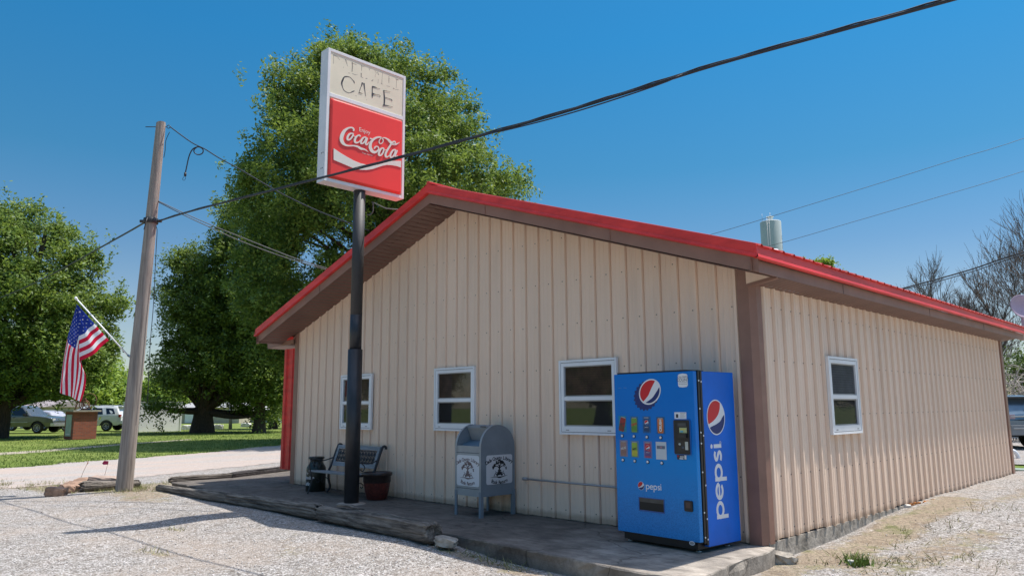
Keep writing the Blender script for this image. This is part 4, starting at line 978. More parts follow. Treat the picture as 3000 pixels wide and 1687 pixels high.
mb = MB(); mb.box((.022, .002, .768), (W_-.022, .016, zs_+.015)); mb.build('front_plate', boxlite, bd); mb = MB(); mb.box((.022, .002, zb_), (W_-.022, .016, zb_+.085)); mb.build('front_plate', boxlite, bd)
mb = MB(); mb.box((.026, .0, zb_+.09), (W_-.026, .014, .763)); dr = mb.build('door', boxlite, bd, bevel=.002)
mb = MB(); mb.add([(.022, .01, zs_+.004), (W_-.022, .01, zs_+.004), (W_-.022, .25, zs_+.075), (.022, .25, zs_+.075)], [(0, 1, 2, 3)]); mb.build('chute_shelf', mat('shelf_blue', (.10, .17, .23), .4, var=.2), bd)
mb = MB(); mb.add([(.022, .25, zs_+.07), (W_-.022, .25, zs_+.07), (W_-.022, .17, topz-.02), (.022, .17, topz-.02)], [(0, 1, 2, 3)]); mb.build('chute_back', boxlite, bd)
mb = MB()  # edge strips
for x0, x1 in ((-.004, .03), (W_-.03, W_+.004)):
    P = [(-.004, zb_)]+[(arc(a)[0]-.004*math.cos(R(a)), arc(a)[1]+.004*math.sin(R(a))) for a in np.linspace(0, 88, 14)]; n = len(P)
    mb.add([(x0, y, z) for y, z in P]+[(x1, y, z) for y, z in P], [(i, i+1, n+i+1, n+i) for i in range(n-1)])
mb.build('edge_strip', boxlite, bd)
for x0, y0 in ((-.006, -.006), (W_-.034, -.006), (-.006, DP-.04), (W_-.034, DP-.04)):
    mb = MB(); mb.box((x0, y0, 0), (x0+.04, y0+.006, zb_+.06)); xs_ = x0 if x0 < .1 else x0+.034; mb.box((xs_, y0+.0065, 0), (xs_+.006, y0+.044, zb_+.06)); mb.build('leg', boxgrey, bd)
mb = MB(); mb.box((W_/2+.06, .15, topz-.028), (W_/2+.16, .16, topz-.016)); mb.build('hood_handle', seam, bd)
def libsign(parent, fn, x0, z0, x1, z1, ink):
    mb = MB(); mb.prism(rrect(x0, z0, x1, z1, .03), fn, .0025, 0); cx, cz = (x0+x1)/2, (z0+z1)/2; s = (x1-x0)/.40
    f2 = lambda x, y, h: fn(x, y, .0025+h)
    hz = (z1-z0)
    arc_text(mb, 'Dade County Library', f2, .056*s, cx, cz-.290*s, .40*s, 90, True, .001, 1, space=.385, offset=.0014)
    arc_text(mb, 'Book Return', f2, .056*s, cx, cz+.212*s, .375*s, 270, False, .001, 1, space=.42, offset=.0014)
    ty = lambda x, y, h: f2(cx+x*s*.92, cz-.002+y*s*.82, h)
    hs = .001
    # tree with readers beneath
    brush(mb, [(0, -.075, .07), (-.004, -.03, .030), (.0, .03, .022), (.01, .07, .014)], ty, hs, 0, 1)
    for sx in (-1, 1):
        brush(mb, [(0, .02, .018), (sx*.04, .045, .010), (sx*.08, .04, .007), (sx*.11, .015, .003)], ty, hs, .0002, 1)
        brush(mb, [(0, .04, .014), (sx*.03, .075, .008), (sx*.06, .085, .003)], ty, hs, .0004, 1)
        # a seated reader: head, back, knees, book arm
        mb.add([ty(x, y, hs+.0006) for x, y in circ(sx*.018, -.015, .010, .012, 14)], [tuple(range(14))], 1)
        brush(mb, [(sx*.018, -.03, .016), (sx*.03, -.06, .026), (sx*.045, -.085, .02)], ty, hs, .0008, 1)
        brush(mb, [(sx*.03, -.04, .008), (sx*.055, -.038, .007), (sx*.07, -.02, .006)], ty, hs, .001, 1)
        brush(mb, [(sx*.04, -.08, .012), (sx*.068, -.05, .010), (sx*.092, -.088, .008)], ty, hs, .0012, 1)
    rr = random.Random(5)
    for k in range(46):
        t = rr.uniform(-1, 1); bx = t*.115; by = .105-.085*abs(t)**1.9+rr.uniform(-.022, .022)
        if .3 < abs(t) < .42 and by < .07: continue
        r = rr.uniform(.009, .017)
        P = [(bx+r*(1+.35*rr.uniform(-1, 1))*math.cos(q*.785), by+r*.8*(1+.35*rr.uniform(-1, 1))*math.sin(q*.785)) for q in range(8)]
        mb.add([ty(x, y, hs+.0004+k*.00003) for x, y in P], [tuple(range(8))], 1)
    brush(mb, [(-.15, -.10, .002), (-.06, -.096, .010), (.0, -.105, .020), (.06, -.098, .010), (.13, -.085, .002)], ty, hs, .0014, 1)
    mb.build('library_sign', [mat('sign_face', (.66, .66, .68), .6, var=.03), ink], parent)
libsign(dr, lambda x, y, h: Vector((x, -.0005-h, y)), .030, .362, W_-.030, .735, mat('faded_ink', (.17, .12, .12), .7))
libsign(bd, lambda x, y, h: Vector((W_+.0005+h, x, y)), .085, .385, DP-.045, .738, mat('black_ink', (.012, .012, .016), .6))
# ---------------------------------------------------------------- planter, milk can, bench
pl_ = empty('planter_pot', (-5.90, -.34, 0), 'glazed red-brown round planter pot with dark rim between pole and wall', 'planter')
mb = MB(); mb.lathe([(.0, .0), (.135, .0), (.15, .02), (.178, .13), (.196, .245)], 32, smooth=True); mb.build('pot', glaze, pl_)
mb = MB(); mb.lathe([(.196, .245), (.203, .26), (.204, .335), (.222, .347), (.226, .385), (.21, .392), (.19, .38), (.18, .32), (.0, .31)], 32); mb.build('rim', glazed, pl_)
mc = empty('milk_can', (-7.60, -.34, 0), 'old dark milk can with white cafe lettering beside the bench', 'milk can')
mb = MB(); mb.lathe([(0, 0), (.15, 0), (.158, .01), (.158, .33), (.150, .38), (.115, .435), (.100, .46), (.102, .50), (.125, .515), (.132, .53), (.120, .545), (.0, .55)], 28); mb.build('can', cangreen, mc)
for s in (-1, 1):
    mb = MB(); a = R(-45); ux, uy = math.cos(a)*s, math.sin(a)*s
    mb.tube([(ux*.10, uy*.10, .47), (ux*.155, uy*.155, .475), (ux*.17, uy*.17, .44), (ux*.145, uy*.145, .40)], .010, 8); mb.build('handle', iron, mc)
mb = MB()
def canf(a0, z0): return lambda x, y, h: Vector(((.1585+h)*math.cos(a0+x/.158), (.1585+h)*math.sin(a0+x/.158), z0+y))
add_text(mb, 'The', canf(R(-100), .275), .060, h=.001, shear=.3); add_text(mb, 'Dadeville', canf(R(-100), .195), .085, h=.001, shear=.3, offset=.001); add_text(mb, 'Cafe', canf(R(-98), .10), .085, h=.001, shear=.3, offset=.001)
mb.build('lettering', white, mc)
be = empty('park_bench', (-7.30, -.62, 0), 'weathered grey park bench with lattice backrest against the gable wall', 'bench')
L = 1.22
mb = MB(); 
for i in range(4): mb.box((-.06, i*.085-.0, .335-.006*i), (L, i*.085+.07, .360-.006*i))
mb.build('seat', benchgrey, be, bevel=.004)
def bk(x, t, o=0.): return Vector((x, .36+.12*t+o*.96, .40+.34*t-o*.2))
mb = MB()
def slab_(x0, x1, t0, t1): 
    P = [bk(x0, t0), bk(x1, t0), bk(x1, t1), bk(x0, t1)]; Q = [bk(x0, t0, .022), bk(x1, t0, .022), bk(x1, t1, .022), bk(x0, t1, .022)]
    mb.add(P+Q, [(0,1,2,3),(4,7,6,5),(0,4,5,1),(1,5,6,2),(2,6,7,3),(3,7,4,0)])
slab_(.03, L-.03, .84, 1.); slab_(.03, L-.03, .06, .24); slab_(.03, .085, .24, .84); slab_(L-.085, L-.03, .24, .84); mb.build('backrest', benchgrey, be)
mb = MB()
for i in range(14):
    x = .10+i*.0785
    mb.tube([bk(x+.035*math.cos(a), .54+.27*math.sin(a), .011) for a in np.linspace(0, 6.283, 13)], .0075, 6, caps=False)
    mb.tube([bk(x-.03, .26, .011), bk(x+.03, .82, .011)], .006, 5); mb.tube([bk(x+.03, .26, .011), bk(x-.03, .82, .011)], .006, 5)
mb.build('backrest_lattice', iron, be)
for x in (.0, L):
    mb = MB(); P = [(.30, .0), (.36, .08), (.33, .2), (.33, .34), (.37, .42), (.48, .70), (.52, .745), (.555, .735), (.56, .70)]
    mb.tube([(x, a, b) for a, b in catmull(P, 4)], .019, 8); 
    P = [(-.04, .0), (.0, .10), (.03, .2), (.0, .33)]; mb.tube([(x, a, b) for a, b in catmull(P, 4)], .013, 8); mb.tube([(x, -.02, .335), (x, .36, .32)], .013, 8)
    P = [(.0, .33), (-.02, .45), (.03, .52), (.12, .52), (.25, .505), (.40, .54)]; mb.tube([(x, a, b) for a, b in catmull(P, 4)], .009, 8)
    P = [(.03, .20), (.10, .235), (.16, .20), (.14, .16), (.11, .18)]; mb.tube([(x, a, b) for a, b in catmull(P, 4)], .007, 6); P = [(.33, .2), (.26, .24), (.20, .20), (.22, .16), (.25, .18)]; mb.tube([(x, a, b) for a, b in catmull(P, 4)], .007, 6)
    P = [(.12, .52), (.18, .46), (.15, .40), (.10, .43)]; mb.tube([(x, a, b) for a, b in catmull(P, 4)], .007, 6)
    mb.build('end_frame', iron, be)
# ---------------------------------------------------------------- timbers and stones along the slab
def timber(name, a, b, r0, r1, label, material, cat='timber', group=None, seed=0, sq=.75):
    rr = random.Random(seed); a = Vector(a); b = Vector(b); mid = (a+b)/2; d = b-a; Ln = d.length; ang = math.atan2(d.y, d.x)
    o = MB(); n, ns = 34, 40; vs = []
    ph = [rr.choice((.80, .93, 1., 1.03, 1.06)) for _ in range(n)]
    for i in range(ns):
        t = i/(ns-1); r = lerp(r0, r1, t)*(1+.06*math.sin(t*9+seed)+rr.uniform(-.03, .03)); 
        if i in (0, ns-1): r *= .82
        for j in range(n):
            th = 2*math.pi*j/n; c, s = math.cos(th), math.sin(th); q = (abs(c)**4+abs(s)**4)**-.25; k = r*lerp(1, q, sq)*(lerp(1, ph[j], .5+.5*math.sin(t*6+j*1.7))+rr.uniform(-.025, .025))
            vs.append(((t-.5)*Ln+rr.uniform(-.012, .012)*(4 if i in (0, ns-1) else 1), c*k, s*k+(b.z-a.z)*(t-.5)))
    fs = [(i*n+j, i*n+(j+1) % n, (i+1)*n+(j+1) % n, (i+1)*n+j) for i in range(ns-1) for j in range(n)]+[tuple(range(n)), tuple((ns-1)*n+j for j in range(n))]
    o.add(vs, fs, 0, False); ob = o.build(name, material, None, mid); ob.rotation_euler = (0, 0, ang)
    return tag(ob, label, cat, group)
G = 'old timbers edging the concrete slab'
timber('old_timber', (-5.15, -1.72, .02), (-2.80, -1.80, .03), .088, .115, 'thick splintered grey timber with broken end, nearest to the book return box', tie, group=G, seed=3)
timber('old_timber', (-7.75, -1.73, .0), (-5.24, -1.68, .02), .075, .095, 'middle weathered timber of the row in front of the sign pole', tie, group=G, seed=5)
timber('old_timber', (-10.35, -1.78, -.03), (-7.80, -1.68, -.01), .06, .08, 'thin warped timber at the far left end of the slab row', tie, group=G, seed=8)
timber('old_timber', (-11.05, -1.30, .03), (-10.98, -.15, .03), .06, .06, 'short brown timber across the sunlit end of the slab', tie, group=G, seed=11)
timber('old_timber', (-10.95, -.2, .04), (-11.75, 1.6, .05), .065, .065, 'straight black timber leading to the red bay', tiedark, group=G, seed=12, sq=1.)
mb = MB()
for i in range(3): mb.tube([(0, i*.03, 0), (.18, i*.03+.015, .01), (.36+.06*i, i*.02+.02, -.01)], [.018, .014, .006], 6)
tag(mb.build('wood_splinter', tie, None, (-4.7, -1.76, .145)), 'loose grey splinters lying on top of the thick timber', 'splinters')
def stone(loc, dims, rot, label, material, cat='stone', group=None, seed=0, name='stone', sub=2, jit=.16):
    bm = bmesh.new(); bmesh.ops.create_cube(bm, size=1); bmesh.ops.subdivide_edges(bm, edges=bm.edges, cuts=sub+1, use_grid_fill=True)
    rr = random.Random(seed)
    for v in bm.verts:
        n = v.co.normalized()*.62; v.co = v.co.lerp(n, .28); v.co += Vector((rr.uniform(-1, 1), rr.uniform(-1, 1), rr.uniform(-1, 1)))*jit*.35
        v.co = Vector((v.co.x*dims[0], v.co.y*dims[1], v.co.z*dims[2]))
    me = bpy.data.meshes.new(name); bm.to_mesh(me); bm.free(); o = link(name, me, material, None, loc); o.rotation_euler = rot
    return tag(o, label, cat, group)
p = hit(1290, 1578, 2, -.03); stone((-2.60, -1.80, -.03), (.22, .13, .08), (.1, .1, .6), 'square concrete lump between the thick timber and the slab edge', roughcon, 'concrete lump', seed=2, name='concrete_lump', jit=.22)
p = hit(2292, 1640, 2, -.13); stone((p.x+.03, p.y-.04, -.115), (.21, .14, .11), (.1, .25, .7), 'broken concrete chunk on the gravel below the brown corner trim', roughcon, 'concrete lump', seed=4, name='concrete_lump', jit=.3)
p = hit(2655, 1492, 2, -.03); stone((p.x, p.y, -.0), (.12, .09, .07), (0, 0, .4), 'small pale stone against the foot of the side wall', stonew, seed=6)
p = hit(2492, 1646, 2, -.12); stone((p.x, p.y, -.125), (.06, .05, .05), (0, 0, .4), 'small grey stone lying alone on the dirt right of the building', stonew, seed=7)
GS = 'brown stones lying by the utility pole'
for i, (u, v, dm, rz, lb, mt) in enumerate((((165), 1450, (.30, .24, .17), .3, 'dark brown block at the left end of the stone row', stoneb), (195, 1441, (.22, .2, .17), .9, 'orange brown stone leaning on the dark left block', stoneb), (216, 1433, (.30, .24, .18), .2, 'pale orange flat-faced stone second from the utility pole', stoneb),
        (255, 1428, (.48, .3, .19), .15, 'low dark reddish stone in the middle of the row', stoneb))):
    p = hit(u, v, 2, -.13); stone((p.x, p.y, gzf(p.x, p.y)+dm[2]*.35), dm, (.1*i, .1, rz+.7), lb, mt, group=GS, seed=20+i)
p1, p2 = hit(238, 1424, 2, -.05), hit(405, 1417, 2, -.08); timber('old_log', (p1.x, p1.y, -.06), (p2.x, p2.y, -.07), .10, .07, 'dark round log lying behind the base of the utility pole', tie, 'log', seed=31, sq=.2)
p = hit(308, 1410, 2, -.02); stone((p.x, p.y, .01), (.55, .25, .13), (.05, .05, .75), 'flat pinkish slab resting on the log by the utility pole', mat('pink_stone', (.36, .27, .22), .9, var=.3, vscale=9, bump=.6), seed=33)
# wire marker flags
for i, (u0, v0, u1, v1, lab, cl_) in enumerate(((230, 1414, 259, 1350, 'thin wire stake with a small orange tag, left one by the stones', (.6, .16, .08)), (305, 1398, 318, 1350, 'thin wire stake with a crumpled dark red flag by the stones', (.35, .01, .06)))):
    p = hit(u0, v0, 2, -.12); q = hitp(u1, v1, p, FWH); m_ = empty('marker_flag', p, lab, 'marker flag', 'wire marker flags')
    mb = MB(); mb.tube([(0, 0, 0), (q-p)*.5+Vector((.01, 0, .02)), q-p], .0035, 5); mb.build('wire', rust, m_)
    mb = MB(); d = RTH; t = q-p; s = (.03, .05) if i == 0 else (.16, .07)
    sg_ = -1
    mb.add([t, t+d*sg_*s[0]*.6+Vector((0, 0, .01)), t+d*sg_*s[0]+Vector((0, .02, -.05)), t+d*sg_*s[0]*.5+Vector((0, -.02, -.075)), t+Vector((0, 0, -s[1]))], [(0, 1, 2), (0, 2, 3), (0, 3, 4)]); mb.build('cloth', mat('flagcloth%d' % i, cl_, .7), m_)
# ---------------------------------------------------------------- utility pole and wires
UB = hit(363, 1440, 2, -.12); UT = hitp(472, 362, UB, FWH)
up_ = empty('utility_pole', UB, 'tall weathered wooden utility pole standing beside the stones', 'utility pole')
mb = MB(); n, ns = 20, 30; vs = []; rr = random.Random(4)
Dv = UT-UB; Dv = Vector((Dv.x, Dv.y, Dv.z))
for i in range(ns):
    t = i/(ns-1); r = lerp(.146, .086, t)
    if t < .03: r *= 1.04
    for j in range(n):
        th = 2*math.pi*j/n; k = r*(1-.05*(j in (3, 4, 11, 16))+.008*math.sin(7*t+j*2.1)); p = Dv*t; vs.append((p.x+k*math.cos(th), p.y+k*math.sin(th), p.z-(.1 if i == 0 else 0)+(.02*math.cos(th) if i == ns-1 else 0)))
mb.add(vs, [(i*n+j, i*n+(j+1) % n, (i+1)*n+(j+1) % n, (i+1)*n+j) for i in range(ns-1) for j in range(n)], 0, True); mb.add([vs[(ns-1)*n+j] for j in range(n)], [tuple(range(n))])
mb.build('pole', woodgrey, up_)
def upt(t): return Dv*t
ck = (hitp(442, 648, UB, FWH)-UB); 
mb = MB(); mb.lathe([(.125, -.05), (.130, -.045), (.130, .045), (.125, .05)], 20, mtx=Matrix.Translation(ck)); mb.tube([ck+RTH*.10, ck+RTH*.2], .03, 8); mb.tube([ck-RTH*.10, ck-RTH*.2], .03, 8)
mb.tube([ck+Vector((.1, -.1, .03)), ck+Vector((.12, -.13, -.08)), ck+Vector((.08, -.14, -.2))], .008, 6); mb.build('clamp', iron, up_)
mb = MB(); a = hitp(480, 372, UB, FWH)-UB; 
mb.tube([a-RTH*.35, a+RTH*.06], .008, 6); mb.tube([a+RTH*.09+(RTH*math.cos(q)+Vector((0, 0, math.sin(q))))*.032 for q in np.linspace(0, 6.283, 14)], .007, 6, caps=False); mb.build('eye_bolt', iron, up_)
def wirepx(px, O, N, rad, name, label, cat='cable', mt=None, group=None, sub=5, parent=None):
    pts = [hitp(u, v, O, N) for u, v in px]; P = catmull([tuple(p) for p in pts], sub); mb = MB(); mb.tube(P, rad, 6); o = mb.build(name, mt or cable, parent)
    if parent is None: tag(o, label, cat, group)
    else: o.location = -Vector(parent.location)
    return o
# hanging ends on the pole
wirepx([(497, 387), (486, 412), (484, 440), (480, 462)], UB, FWH, .006, 'loose_wire', None, parent=up_)
wirepx([(452, 660), (460, 672), (458, 720), (454, 800), (449, 900), (440, 1010), (432, 1180)], UB, FWH, .006, 'ground_wire', None, parent=up_)
GW = 'overhead wires'
CL = UB+ck
# thick cable: from the clamp across the street front
cab_pts = [CL+RTH*.15]
for (u, v), yy in zip(((560, 619), (720, 578), (1000, 507), (1200, 455), (1420, 395), (1640, 333), (1870, 262), (2100, 190), (2440, 96), (2790, 0), (3200, -115)), np.linspace(-2.0, -1.9, 11)):
    cab_pts.append(hit(u, v, 1, float(yy)))
q_ = cab_pts[-1]; cab_pts += [q_+(q_-cab_pts[-2]).normalized()*k_+Vector((0, 0, .02*k_*k_*.3)) for k_ in (.5, 1.2, 2.5, 5, 9, 14)]
mb = MB(); P = [Vector(p) for p in catmull([tuple(p) for p in cab_pts], 5)]
mb.tube(P, .0125, 8); mb.tube([p+Vector((0, .006*math.sin(i*1.9), .017+.003*math.cos(i*1.9))) for i, p in enumerate(P)], .006, 6)
i0 = next(i for i, p in enumerate(P) if p.x > -1.9); Q = P[i0:i0+14]
mb.tube([p-Vector((0, .01, .055*abs(math.sin(math.pi*i/(len(Q)-1)))**.5*.6)) for i, p in enumerate(Q)], .006, 6)
tag(mb.build('overhead_cable', cable), 'thick black cable crossing in front of the red sign and over the roof', 'cable', GW)
px = ((425, 645), (410, 660), (300, 722), (200, 778), (100, 830), (0, 873), (-140, 925)); pts = []
for i, (u, v) in enumerate(px): pts.append(hitd(u, v, 13.5+i*3.))
mb = MB(); mb.tube([Vector(p) for p in catmull([tuple(p) for p in [CL-RTH*.12]+pts[1:]], 5)], [.02]*1+[.02]*(5*6) if False else .02, 6); tag(mb.build('overhead_cable', cable), 'thick cable running from the utility pole down to the left past the trees', 'cable', GW)
# drop wires to the roof
E1 = UB+a+RTH*.12
def drop(px, p0, p1, rad, lab, mt=cable):
    k = len(px); pts = [p0]
    D0 = (p0-Vector(CP)).dot(FWH); D1 = (p1-Vector(CP)).dot(FWH); u0 = px[0][0]; u1 = px[-1][0]
    for u, v in px[1:-1]: pts.append(hitd(u, v, lerp(D0, D1, (u-u0)/(u1-u0))))
    pts.append(p1); mb = MB(); mb.tube([Vector(p) for p in catmull([tuple(p) for p in pts], 5)], rad, 6); return tag(mb.build('overhead_wire', mt), lab, 'wire', GW)
def onroof(u, v):     # point on the left roof slope behind the rake
    d = ray(u, v); O = np.array([RX, 0, RZ+.04]); N = np.array([-SL, 0, 1.]); t = ((O-CP)@N)/(d@N); return Vector(CP+t*d)
drop([(503, 380), (560, 417), (600, 437), (640, 462), (700, 495), (760, 530), (830, 570), (920, 613), (1000, 645), (1088, 683)], E1, onroof(1082, 676), .011, 'service wire from the top of the utility pole to the cafe roof')
drop([(465, 590), (540, 625), (620, 660), (700, 692), (800, 732), (880, 762), (965, 792)], hitp(462, 588, UB, FWH), onroof(958, 786), .009, 'thin upper twin wire from the middle of the utility pole to the roof', cableg)
drop([(465, 590), (540, 631), (620, 668), (700, 704), (800, 742), (880, 768), (965, 793)], hitp(462, 591, UB, FWH), onroof(956, 790), .009, 'thin lower twin wire sagging from the utility pole to the roof', cableg)
# coiled slack on the service wire
Oc = hitd(585, 430, 13.9)
mb = MB(); f_ = lambda u, v: hitp(u, v, Oc, FWH)
mb.tube([Vector(p) for p in catmull([tuple(f_(400+x/3.62, 330+y/3.62)) for x, y in ((720, 385), (690, 372), (655, 362), (618, 385), (608, 412), (630, 440), (662, 447), (695, 435), (708, 405), (690, 378), (650, 365), (600, 385), (570, 430), (550, 490), (535, 560), (518, 640))], 4)], .011, 6)
mb.tube([f_(400+518/3.62, 330+638/3.62), f_(400+515/3.62, 330+675/3.62)], .024, 8)
mb.tube([Vector(p) for p in catmull([tuple(f_(400+x/3.62, 330+y/3.62)) for x, y in ((515, 678), (520, 700), (505, 720), (488, 705), (505, 680))], 4)], .004, 5)
tag(mb.build('cable_coil', cable), 'looped slack cable with hanging end on the service wire near the pole', 'cable coil')
# wires over the right side
def far(px, D0, D1, rad, lab, mt=cable):
    n = len(px); pts = [hitd(u, v, lerp(D0, D1, i/(n-1))) for i, (u, v) in enumerate(px)]; mb = MB(); mb.tube([Vector(p) for p in catmull([tuple(p) for p in pts], 4)], rad, 5); return tag(mb.build('overhead_wire', mt), lab, 'wire', GW)
far([(1200, 900), (1650, 806), (2080, 688), (2300, 622), (2600, 530), (2800, 467), (3060, 385), (3900, 80)], 45, 40, .014, 'higher of the two thin wires in the sky right of the roof')
far([(1300, 930), (1800, 830), (2230, 727), (2500, 650), (2750, 577), (3060, 482), (3900, 200)], 45, 40, .013, 'lower of the two thin wires in the sky right of the roof')
far([(2640, 846), (2720, 825), (2850, 788), (2930, 760), (3060, 718), (3800, 470)], 24, 20, .022, 'twisted cable rising from the roof edge in front of the bare trees')
far([(2640, 848), (2720, 832), (2850, 795), (2930, 768), (3060, 726), (3800, 478)], 24.3, 20.3, .014, 'second strand hanging just under the twisted roof cable')
# drop from the sign
mb = MB(); Pz = Vector((-5.66, -.80, 0)); q0 = hitd(1076, 630, 10.9)
mb.tube([Vector(p) for p in catmull([tuple(hitp(700+x/2.414, 500+y/2.414, (-5.7, -.7, 0), FWH)) for x, y in ((905, 312), (930, 312), (948, 285), (948, 235), (940, 225))], 4)], .008, 6)
o = mb.build('conduit_hook', cableg, sg); o.location = -sg.location
mb = MB(); a_ = hitp(1090, 592, (-5.7, -.7, 0), FWH); b_ = onroof(1172, 615); mb.tube([a_, (a_+b_)/2-Vector((0, 0, .04)), b_], .009, 6); tag(mb.build('overhead_wire', cableg), 'short rusty wire from the sign pole back to the roof', 'wire', GW)
# ---------------------------------------------------------------- flag
FO = UB
f4 = lambda x, y: hitp(x/2.898, 800+y/2.898, FO, FWH)
fl = empty('flagpole_bracket' if False else 'flag', tuple(f4(1100, 710)), 'striped flag with stars hanging from a white pole fixed to the utility pole', 'flag')
loc = Vector(fl.location)
mb = MB(); mb.tube([f4(640, 208)-loc, f4(1100, 712)-loc], .013, 10); mb.tube([f4(640, 206)-loc, f4(652, 222)-loc], .024, 10); mb.build('flag_pole', vinyl, fl)
mb = MB(); mb.tube([f4(1085, 695)-loc, f4(1150, 740)-loc], .022, 8); mb.build('bracket', steel, fl)
H0, H1 = (650, 262), (918, 568); F0, F1 = (646, 282), (677, 752); G0, G1 = (541, 1005), (640, 1092)
def clothpt(u, h):
    """u along the fly, h 0 at the top of the hoist"""
    Hh = (lerp(H0[0], H1[0], h), lerp(H0[1], H1[1], h)); hh = h
    Fh = (lerp(F0[0], F1[0], hh)+6*math.sin(hh*3.1), lerp(F0[1], F1[1], hh)); 
    Gh = (lerp(G0[0], G1[0], hh)+(14 if hh > .8 else 0)*(hh-.8)/.2, lerp(G0[1], G1[1], hh))
    a = math.dist(Hh, Fh)+1e-6; b = math.dist(Fh, Gh); s = u*(a+b)
    if s < a: t = s/a; x, y = lerp(Hh[0], Fh[0], t), lerp(Hh[1], Fh[1], t); dep = .10*math.sin(t*math.pi)*h+.03*math.sin(t*9+h*2)
    else:
        t = (s-a)/b; x, y = lerp(Fh[0], Gh[0], t), lerp(Fh[1], Gh[1], t)
        bul = math.sin(math.pi*t); x += -26*bul*(1-hh)+34*bul*hh*hh; dep = -.12*math.sin(hh*math.pi*1.4+t*1.2)*min(1, t*3)+.04*math.sin(hh*11+t*3)*t
    return f4(x, y)-loc+FWH*dep
nu, nh = 90, 78; mb = MB()
vs = [clothpt(i/nu, j/nh) for j in range(nh+1) for i in range(nu+1)]
fm = []; fs = []
for j in range(nh):
    for i in range(nu):
        u = (i+.5)/nu; s_ = int((j+.5)/nh*13); canton = u < .40 and s_ < 7
        fs.append((j*(nu+1)+i, j*(nu+1)+i+1, (j+1)*(nu+1)+i+1, (j+1)*(nu+1)+i)); fm.append(2 if canton else (0 if s_ % 2 == 0 else 1))
mb.add(vs, fs, 0, True); mb.m = fm
def cloth(name, c):
    m = mat(name, c, .8, var=.05); nt, b = nodes(name); t = nt.nodes.new('ShaderNodeBsdfTranslucent'); t.inputs[0].default_value = (*[min(1, v*1.1) for v in c], 1)
    mx = nt.nodes.new('ShaderNodeMixShader'); mx.inputs[0].default_value = .4; out = nt.nodes['Material Output']
    nt.links.new(b.outputs[0], mx.inputs[1]); nt.links.new(t.outputs[0], mx.inputs[2]); nt.links.new(mx.outputs[0], out.inputs[0]); return m
cr_, cw_, cb_ = cloth('flag_red', (.62, .01, .045)), cloth('flag_white', (.80, .80, .84)), cloth('flag_blue', (.015, .04, .28))
cl2 = mb.build('cloth', [cr_, cw_, cb_], fl)
mb = MB()
for r in range(9):
    for c in range(6 if r % 2 == 0 else 5):
        u0 = (.40)*( (2*c+1+(r % 2))/12); h0 = (7/13)*((r+1)/10)
        P = []
        for k in range(10):
            rr_ = .020 if k % 2 == 0 else .0085; a = R(90+36*k); P.append((u0+rr_*math.cos(a)/1.75, h0+rr_*math.sin(a)*1.0))
        for s in (-.004, .004): mb.add([clothpt(x, y)+FWH*s for x, y in P], [tuple(range(10))])
mb.build('stars', cw_, cl2)
# ---------------------------------------------------------------- trees
def crown_pts(D, outline, depth, nclump, base):
    """clump centres inside an outline read off the photo, spread through a real depth; world coordinates relative to base"""
    vs_ = [o[0] for o in outline]; L = [o[1] for o in outline]; Rr_ = [o[2] for o in outline]; out = []
    mg = .75*MCR*FPX/D; mv = .95*MCR*FPX/D
    while len(out) < nclump:
        v = rng.uniform(vs_[0]+mv, max(vs_[0]+mv+20, vs_[-1]-mv*.5)); l = np.interp(v, vs_, L); r = np.interp(v, vs_, Rr_); l, r = (l+mg, r-mg) if r-l > 2.4*mg else (lerp(l, r, .42), lerp(l, r, .58)); wmax = max(np.array(Rr_)-np.array(L))
        if rng.random() > (r-l)/wmax: continue
        a = rng.uniform(-1, 1); b = rng.uniform(-1, 1)
        q = math.hypot(a, b)
        if q > 1 or (q < .5 and rng.random() < .65): continue
        mid, hw = (l+r)/2, (r-l)/2
        wm = hw/FPX*D
        p = hitd(mid+hw*a*.94, v, D)+FWH*(b*wm*depth)
        out.append((p-base, hw/FPX*D))
    return out
def leaves(name, centers, per, size, cr, material, parent, flat=.6):
    C = np.array([tuple(c[0]) for c in centers]); n = len(C)*per
    ci = np.repeat(np.arange(len(C)), per)
    rad = cr*(.5+.85*rng.random(len(C))**1.4)[ci]
    d = rng.normal(size=(n, 3)); d /= np.linalg.norm(d, axis=1)[:, None]; rr = rng.random(n)**.45
    d[:, 2] *= flat; P = C[ci]+d*(rr*rad)[:, None]
    # small upright sprays that break the outline
    k = 5; bud = C[:, None, :]+rng.normal(size=(len(C), k, 3))*np.array([.62, .62, .55])*cr; sp = rng.random(n) < .38; bi = rng.integers(0, k, n)
    q = bud[ci, bi]+rng.normal(size=(n, 3))*np.array([.16, .16, .26])*cr; P[sp] = q[sp]; 
    nrm = rng.normal(size=(n, 3)); nrm[:, 2] = np.abs(nrm[:, 2])+.35; nrm /= np.linalg.norm(nrm, axis=1)[:, None]
    t = np.cross(nrm, rng.normal(size=(n, 3))); t /= np.linalg.norm(t, axis=1)[:, None]; b = np.cross(nrm, t)
    s = size*(.6+.8*rng.random(n))[:, None]
    V = np.stack([P+t*s, P+b*s*.45+t*s*.1, P-t*s, P-b*s*.45], 1).reshape(-1, 3); F = np.arange(n*4).reshape(-1, 4)
    return npmesh(name, V, F, material, parent)
